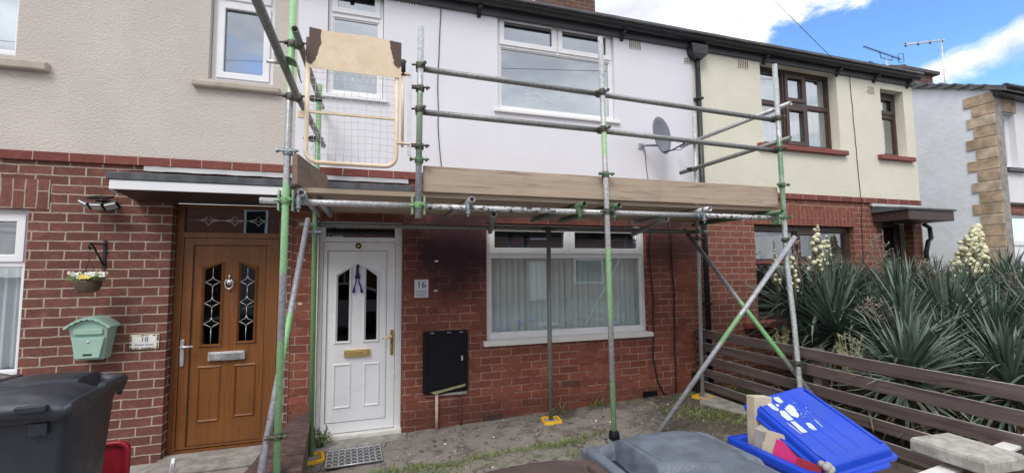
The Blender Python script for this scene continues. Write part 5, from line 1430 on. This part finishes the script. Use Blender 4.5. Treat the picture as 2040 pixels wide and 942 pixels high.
def rosette(mb, c, n, L, w_=.030, low=-.45, seg=5):
    c = Vector(c); nv0 = len(mb.v)
    for k in range(n):
        f = (k + .5) / n
        lean = low + (1.50 - low) * f ** .85 + random.gauss(0, .20)
        az_ = k * 2.39996 + random.gauss(0, .30)
        Lk = L * random.uniform(.62, 1.18) * (.85 + .15 * math.sin(f * 3.1))
        blade(mb, c + Vector((math.cos(az_) * .025, math.sin(az_) * .025, -.10 + .22 * f)), az_, lean, Lk, w_ * random.uniform(.8, 1.15), random.choice((0, .1, .2, .35, .6, 1.3 if f < .5 else .3)))
    Q = Matrix.Translation(c) @ Matrix.Rotation(R_(random.uniform(4, 24)), 4, Vector((random.uniform(-1, 1), random.uniform(-1, 1), 0)).normalized()) @ Matrix.Translation(-c)
    mb.v[nv0:] = [tuple(Q @ Vector(p)) for p in mb.v[nv0:]]
def yucca(label, c, n, L, heads=(), w_=.029):
    t = thing('yucca', label, 'yucca', (c[0], c[1], .10), group='yuccas in the planting bed')
    mb = MB()
    rosette(mb, c, int(n * 1.35), L, w_)
    for (dx, dy, dz, n2, L2) in heads: rosette(mb, (c[0] + dx, c[1] + dy, c[2] + dz), int(n2 * 1.35), L2, w_)
    for k in range(90):
        q = random.choice([(0, 0, 0)] + [h[:3] for h in heads])
        blade(mb, (c[0] + q[0] + random.gauss(0, .13), c[1] + q[1] + random.gauss(0, .13), c[2] + q[2] + random.uniform(-.15, .25)), random.uniform(0, 6.28), random.uniform(-.1, 1.4), L * random.uniform(.45, .95), w_ * random.uniform(.7, 1.1), random.choice((.2, .8, 1.6, 2.4)))
    mb.build('leaves', 'yuccaleaf', t)
    dm = MB()
    for k in range(70):
        q = random.choice([(0, 0, 0)] + [h[:3] for h in heads]); an = random.uniform(0, 6.28)
        blade(dm, (c[0] + q[0] + .03 * math.cos(an), c[1] + q[1] + .03 * math.sin(an), c[2] + q[2] - random.uniform(.02, .25)), an, random.uniform(-1.3, .5), L * random.uniform(.45, .85), .022, random.uniform(-.2, 1.1))
    dm.build('dead_leaves', 'deadleaf', t)
    tr = MB(); tr.tube([(c[0] + .04, c[1] + .03, .06), (c[0] + .02, c[1] + .02, (c[2]) * .5), (c[0], c[1], c[2])], .05, 10, radii=[.06, .05, .045])
    for (dx, dy, dz, n2, L2) in heads: tr.tube([(c[0], c[1], c[2] * .4), (c[0] + dx * .7, c[1] + dy * .7, (c[2] + dz) * .75), (c[0] + dx, c[1] + dy, c[2] + dz)], .04, 8)
    tr.build('trunk', 'yuccastem', t)
    return t
random.seed(11)
YU = [
 ('large yucca nearest the big cream-house window, leaves fanning out left', (4.88, -1.30, .95), 230, .76, ((.38, .30, .20, 160, .68), (-.02, .50, .22, 120, .64), (.35, -.15, -.05, 110, .6))),
 ('tall upright yucca in the middle, in front of the cream house door', (6.15, -1.15, 1.06), 220, .76, ((-.52, .25, .12, 150, .68), (.60, .20, .10, 150, .66), (.1, .5, .12, 120, .6))),
 ('low bluish yucca just behind the fence boards', (4.56, -2.12, .66), 150, .60, ((.36, .20, .20, 90, .56), (.75, .1, .1, 80, .5))),
 ('dark spiky yucca under the big cream bloom, against the white gable', (8.05, -.80, 1.14), 150, .64, ((-.62, .1, .0, 110, .62), (.55, -.1, .12, 110, .62), (1.15, .1, .15, 100, .62), (-.25, -.35, -.1, 100, .6))),
 ('pale-leaved yucca right of the middle one, drooping towards the fence', (5.75, -1.85, .94), 200, .68, ((.50, .25, .18, 150, .62), (-.45, .2, .1, 120, .6))),
 ('broad yucca at the right edge of the picture beyond the fence', (7.30, -1.70, 1.10), 190, .68, ((.6, .2, .0, 140, .64), (-.50, -.3, -.12, 140, .62), (1.2, .1, 0, 110, .6), (-.15, .45, .0, 120, .6))),
 ('wide-bladed yucca low in the right corner close to the top board', (5.15, -2.55, .62), 150, .62, ((.50, .30, .25, 130, .60), (1.05, .15, .33, 130, .62), (1.6, .2, .28, 110, .6))),
 ('half-hidden yucca behind the leftmost one under the window sill', (5.55, -.62, 1.16), 120, .62, ((.5, .05, .0, 90, .56),)),
]
for lab, c, n, L, h_ in YU: yucca(lab, c, n, L, h_)
# yellowing tuft seen through the boards
t = thing('yucca', 'small yellow-green yucca tuft seen through the gaps of the fence boards', 'yucca', (5.05, -2.05, .10), group='yuccas in the planting bed')
mb = MB(); rosette(mb, (5.05, -2.06, .44), 60, .42, .030); mb.build('leaves', 'yuccaleafpale', t)
MB().tube([(5.05, -2.06, .08), (5.05, -2.06, .46)], .04, 8).build('trunk', 'yuccastem', t)
# dead leaf skirt and litter low in the bed
mb = MB()
for k in range(900):
    x, y = random.uniform(4.2, 8.5), random.uniform(-2.9, -.3)
    blade(mb, (x, y, random.uniform(.12, .5)), random.uniform(0, 6.28), random.uniform(-1.2, .4), random.uniform(.15, .4), .02, random.uniform(0, .8), 3)
o = mb.build('leaf_litter', 'straw', None, kind='stuff')
MATS['straw'].node_tree
# flower spikes
def panicle(label, base, top, width, n, rad=.024):
    t = thing('yucca_flower', label, 'flower', base, group='yucca flower spikes')
    b, tp = Vector(base), Vector(top)
    MB().tube([b, b.lerp(tp, .5) + Vector((.01, 0, 0)), tp], .010, 8, radii=[.013, .011, .005]).build('stalk', 'bloomstem', t)
    mb = MB(); st = MB()
    a0 = .30
    for k in range(n):
        f = a0 + (1 - a0) * (k + random.random()) / n
        c = b.lerp(tp, f); wdt = width * (math.sin(min(1, (1.03 - f) / (1 - a0) * 1.25) * 1.57))
        an = k * 2.4; rr = wdt * random.uniform(.35, 1)
        p = c + Vector((math.cos(an) * rr, math.sin(an) * rr * .8, random.uniform(-.02, .02)))
        st.tube([c, c.lerp(p, .6) + Vector((0, 0, .018)), p], .0022, 4); st.tube([c, b.lerp(tp, a0)], .0015, 4) if k % 4 == 0 else None
        s_ = rad * random.uniform(.5, 1.15); tl = Matrix.Translation(p) @ Matrix.Rotation(random.uniform(-.6, .6), 4, 'X') @ Matrix.Rotation(random.uniform(-.6, .6), 4, 'Y')
        rings = []
        for (r_, z_) in ((.12, .0), (.62, -.22), (.98, -.75), (1.02, -1.25), (.72, -1.75), (.30, -2.0)):
            rings.append([tl @ Vector((r_ * s_ * (1 + .16 * math.cos(3 * a)) * math.cos(a), r_ * s_ * (1 + .16 * math.cos(3 * a)) * math.sin(a), z_ * s_)) for a in (R_(36 * q) for q in range(10))])
        mb.loft(rings)
    mb.build('blossom', 'bloom', t); st.build('flower_stems', 'bloomstem', t)
    return t
panicle('narrow cream yucca flower spike rising in front of the dark window, taller of the pair', (4.72, -1.2, 1.45), (4.80, -1.2, 2.16), .085, 30, .025)
panicle('shorter cream flower spike just right of the taller one by the window', (5.15, -1.0, 1.55), (5.20, -1.0, 2.04), .06, 15, .023)
panicle('sparse cream flower spike immediately right of the scaffold upright', (4.30, -1.30, 1.25), (4.24, -1.35, 1.82), .06, 17, .023)
panicle('small cream flower spike half hidden behind the right scaffold upright', (4.24, -1.15, 1.3), (4.16, -1.2, 1.95), .045, 12, .021)
panicle('big dense cream yucca bloom in front of the white gable and stone quoins', (7.82, -.92, 1.25), (8.18, -.92, 2.26), .24, 190, .034)
def drystalk(label, base, top, n, spread=.16):
    t = MB(); b, tp = Vector(base), Vector(top)
    t.tube([b, tp], .005, 6, radii=[.007, .003])
    for k in range(n):
        f = .35 + .62 * k / n; c = b.lerp(tp, f); an = k * 2.4 + random.random()
        e1 = c + Vector((math.cos(an), math.sin(an) * .8, .55)) * spread * (1.15 - f) * random.uniform(.8, 1.3)
        t.tube([c, e1], .003, 5)
        for q in range(5):
            m_ = c.lerp(e1, .35 + .16 * q); e2 = m_ + Vector((random.uniform(-1, 1), random.uniform(-1, 1), random.uniform(.0, 1))) * .035
            t.tube([m_, e2], .0035, 4, radii=[.002, .0055])
    return single(t, 'dead_flower_stalk', 'drystem', label, 'stalk', group='dry yucca flower stalks')
random.seed(4)
drystalk('dry branching stalk against the brick beside the brown porch', (6.38, -.9, 1.35), (6.16, -.9, 2.10), 16, .30)
drystalk('grey dead stalk leaning left of the big cream bloom', (6.22, -1.5, 1.15), (6.02, -1.5, 1.75), 14, .24)
drystalk('brown seed stalk in front of the low yuccas, centre of the bed', (5.0, -1.8, .85), (4.66, -1.8, 1.36), 18, .30)
drystalk('dead stalk near the right edge of the bed', (6.75, -1.9, 1.0), (6.78, -1.9, 1.62), 16, .26)
drystalk('thin bare stalk crossing the dark window beside the scaffold brace', (4.5, -1.25, 1.35), (4.30, -1.3, 1.98), 8, .20)
# pale weeds
def weed(label, c, h_, n, rad, mat='weedpale', name='weed'):
    mb = MB()
    for k in range(n):
        an = k * 2.4; le = random.uniform(.35, 1); p0 = Vector(c) + Vector((random.uniform(-.02, .02), random.uniform(-.02, .02), 0))
        e1 = p0 + Vector((math.cos(an) * rad * le, math.sin(an) * rad * le, h_ * random.uniform(.45, 1)))
        md_ = p0.lerp(e1, .5) + Vector((0, 0, h_ * .12))
        mb.tube([p0, md_, e1], .0022, 4)
        for q in range(14):
            m_ = md_.lerp(e1, random.random()); dr = Vector((random.gauss(0, 1), random.gauss(0, 1), random.gauss(0, .8))).normalized(); sd_ = dr.orthogonal().normalized()
            s_ = random.uniform(.012, .028)
            mb.face([m_, m_ + dr * s_ * .5 + sd_ * s_ * .22, m_ + dr * s_, m_ + dr * s_ * .5 - sd_ * s_ * .22])
    return single(mb, name, mat, label, 'weed', group=None)
weed('pale feathery seed-head weed just behind the fence in front of the yuccas', (4.42, -1.75, .45), .62, 46, .15)
weed('small pale weed beside the foot of the right scaffold upright, by the red sill', (4.36, -1.05, .55), .50, 30, .09)
weed('dark leafy weed at the foot of the green upright by the white door', (-.40, -.16, -.01), .20, 26, .13, 'weedgreen')
for k, (x, y) in enumerate(((4.35, -1.55), (4.5, -2.3), (4.25, -.6), (5.2, -2.6))):
    weed('low dark ground weed number seen between the fence boards'.replace(' number', '') + (' near the middle post', ' behind the bluish yucca', ' close to the house wall', ' at the front of the bed')[k], (x, y, .10), .26, 30, .22, 'weedgreen')
# bushy weed clumps under the yuccas are too many to count
def grass_patch(name, spots, mat, hmin=.02, hmax=.07, kind='stuff'):
    mb = MB()
    for (x0, y0, x1, y1, w_, n) in spots:
        for k in range(n):
            f = random.random(); x = x0 + (x1 - x0) * f + random.gauss(0, w_); y = y0 + (y1 - y0) * f + random.gauss(0, w_)
            blade(mb, (x, y, gz(x, y) - .004), random.uniform(0, 6.28), random.uniform(.3, 1.4), random.uniform(hmin, hmax), random.uniform(.003, .006), random.uniform(0, 1.3), 3)
    o = mb.build(name, mat); o['kind'] = kind; return o
random.seed(9)
grass_patch('grass', [(.05, -.88, .9, -.98, .04, 650), (.9, -.92, 2.0, -.92, .035, 900), (2.0, -.86, 2.3, -.80, .04, 120), (.1, -1.08, 1.9, -1.18, .08, 600), (3.3, -.60, 3.9, -1.2, .16, 1500), (3.6, -.25, 3.95, -.12, .05, 260), (2.9, -.14, 3.4, -.10, .04, 120), (2.2, -1.3, 4.0, -1.9, .3, 900)], 'grassblade')
t = thing('grass_tuft', 'pale dry grass tuft at the wall foot right of the middle scaffold foot', 'grass tuft', (2.10, -.07, .04))
mb = MB()
for k in range(26): blade(mb, (2.10 + random.uniform(-.07, .07), -.07, .04), random.uniform(0, 6.28), random.uniform(.9, 1.5), random.uniform(.10, .19), .006, random.uniform(.6, 2.2), 5)
mb.build('blades', 'yuccaleafpale', t)
t = thing('grass_tuft', 'fresh green grass tuft growing from the wall foot under the big window', 'grass tuft', (2.62, -.06, .06))
mb = MB()
for k in range(40): blade(mb, (2.62 + random.uniform(-.07, .09), -.06, .055), random.uniform(0, 6.28), random.uniform(.4, 1.5), random.uniform(.07, .18), .008, random.uniform(.4, 1.6), 5)
mb.build('blades', 'grassblade', t)
# debris on the soil: plaster flecks and stones
random.seed(21)
mb = MB(); mb2 = MB()
for k in range(1500):
    x, y = random.uniform(-.5, 4.0), random.uniform(-2.0, -.03)
    if random.random() > .35 + .65 * math.exp(-((x - 3.2) ** 2 / .9 + (y + .55) ** 2 / .5)) + .3 * math.exp(-((x - 1.6) / .6) ** 2): continue
    s_ = random.uniform(.002, .007) * (1 if random.random() < .93 else 2.4); z = gz(x, y) + .002
    tgt = mb if random.random() < .55 else mb2
    ring = [(x + s_ * math.cos(a) * random.uniform(.6, 1.3), y + s_ * math.sin(a) * random.uniform(.6, 1.3)) for a in (0, 1.2, 2.5, 3.7, 5)]
    tgt.loft([[(a, b, z) for a, b in ring], [(x + (a - x) * .7, y + (b - y) * .7, z + s_ * .8) for a, b in ring]], smooth=False)
for k in range(110):
    x, y = random.uniform(.4, 4.0), random.uniform(-1.6, -.05); s_ = random.uniform(.008, .022); z = gz(x, y) - .003
    ring = [(x + s_ * math.cos(a) * random.uniform(.6, 1.3), y + s_ * math.sin(a) * random.uniform(.6, 1.3)) for a in (0, .9, 1.8, 2.7, 3.7, 5)]
    mb2.loft([[(a, b, z) for a, b in ring], [(x + (a - x) * .9, y + (b - y) * .9, z + s_ * .5) for a, b in ring], [(x + (a - x) * .5, y + (b - y) * .5, z + s_ * .8) for a, b in ring]], smooth=False)
for k in range(90):
    x, y = random.uniform(.2, 4.0), random.uniform(-1.6, -.05); an = random.uniform(0, 6.28); l_ = random.uniform(.03, .12); z = gz(x, y) + .006
    mb2.tube([(x, y, z), (x + l_ * .5 * math.cos(an), y + l_ * .5 * math.sin(an), z + .008), (x + l_ * math.cos(an + .4), y + l_ * math.sin(an + .4), z)], .0016, 4)
o = mb.build('plaster_flecks', 'debris', None, kind='stuff'); o = mb2.build('soil_crumbs', 'debrisdark', None, kind='stuff')

# ================================================================= ACROSS THE STREET (seen only in the window panes)
def opp(x, lab):
    t = thing('street_house', lab, 'house', (x, -19, 0), group='houses across the street')
    mb = MB(); wall_grid(mb, x - 3.6, x + 3.6, -.1, 5.0, 0, [], .1); mb.v = [(a, -19, c) for a, b, c in mb.v]; mb.build('brick_wall', 'brick14', t)
    MB().box(x - 3.6, x + 3.6, -27, -19.02, -.1, 4.95).build('house_body', 'darkinside', t)
    MB().prism([(-18.8, 4.95), (-23, 7.4), (-27.2, 4.95)], 0, x - 3.6, x + 3.6).build('roof', 'slate', t)
    for (a, b, c, d) in ((-2.9, -1.0, .9, 2.3), (-2.9, -1.2, 3.4, 4.7), (1.6, 2.6, 3.4, 4.7)):
        f = MB().box(x + a, x + b, -18.98, -18.93, c, d).build('window', 'upvc', t); MB().box(x + a + .1, x + b - .1, -18.929, -18.92, c + .1, d - .1).build('pane', 'blackpaint', f)
    MB().box(x + 1.5, x + 2.5, -18.98, -18.93, 0, 2.1).build('door', 'whitepaint', t)
for x, l_ in ((-7.2, 'brick house across the street, furthest left behind the camera'), (0, 'brick house across the street directly opposite the white door'), (7.2, 'brick house across the street opposite the drainpipe'), (14.4, 'brick house across the street, furthest right behind the camera')): opp(x, l_)
t = thing('parked_car', 'pale hatchback parked at the far kerb opposite the scaffold', 'car', (-1.4, -9.5, -.1))
bp = [(-3.3, .20), (-3.35, .62), (-3.2, .80), (-2.5, .92), (-1.9, 1.38), (-.4, 1.42), (.35, 1.20), (.75, .85), (.85, .55), (.82, .20)]
MB().prism([(x, z - .1) for x, z in bp], 1, -10.3, -8.7).build('body', 'vanpaint', t, .05)
for y in (-8.695, -10.305): MB().prism([(-2.35, .90), (-1.85, 1.27), (-.45, 1.31), (.2, 1.10), (.45, .85)], 1, y - .005, y + .005).build('side_window', 'blackpaint', t)
for x in (-2.6, .15):
    for y in (-8.72, -10.28):
        w_ = MB().lathe([(0, -.09), (.30, -.09), (.31, 0), (.30, .09), (0, .09)], (0, 0, 0), 24, Matrix.Translation((x, y, .21)) @ Matrix.Rotation(R_(90), 4, 'X')).build('wheel', 'rubber', t)
for o in list(SC.objects):
    if o.type == 'EMPTY': o.empty_display_size = .1
print('OBJECTS', len(SC.objects), 'VERTS', sum(len(o.data.vertices) for o in SC.objects if o.type == 'MESH'))
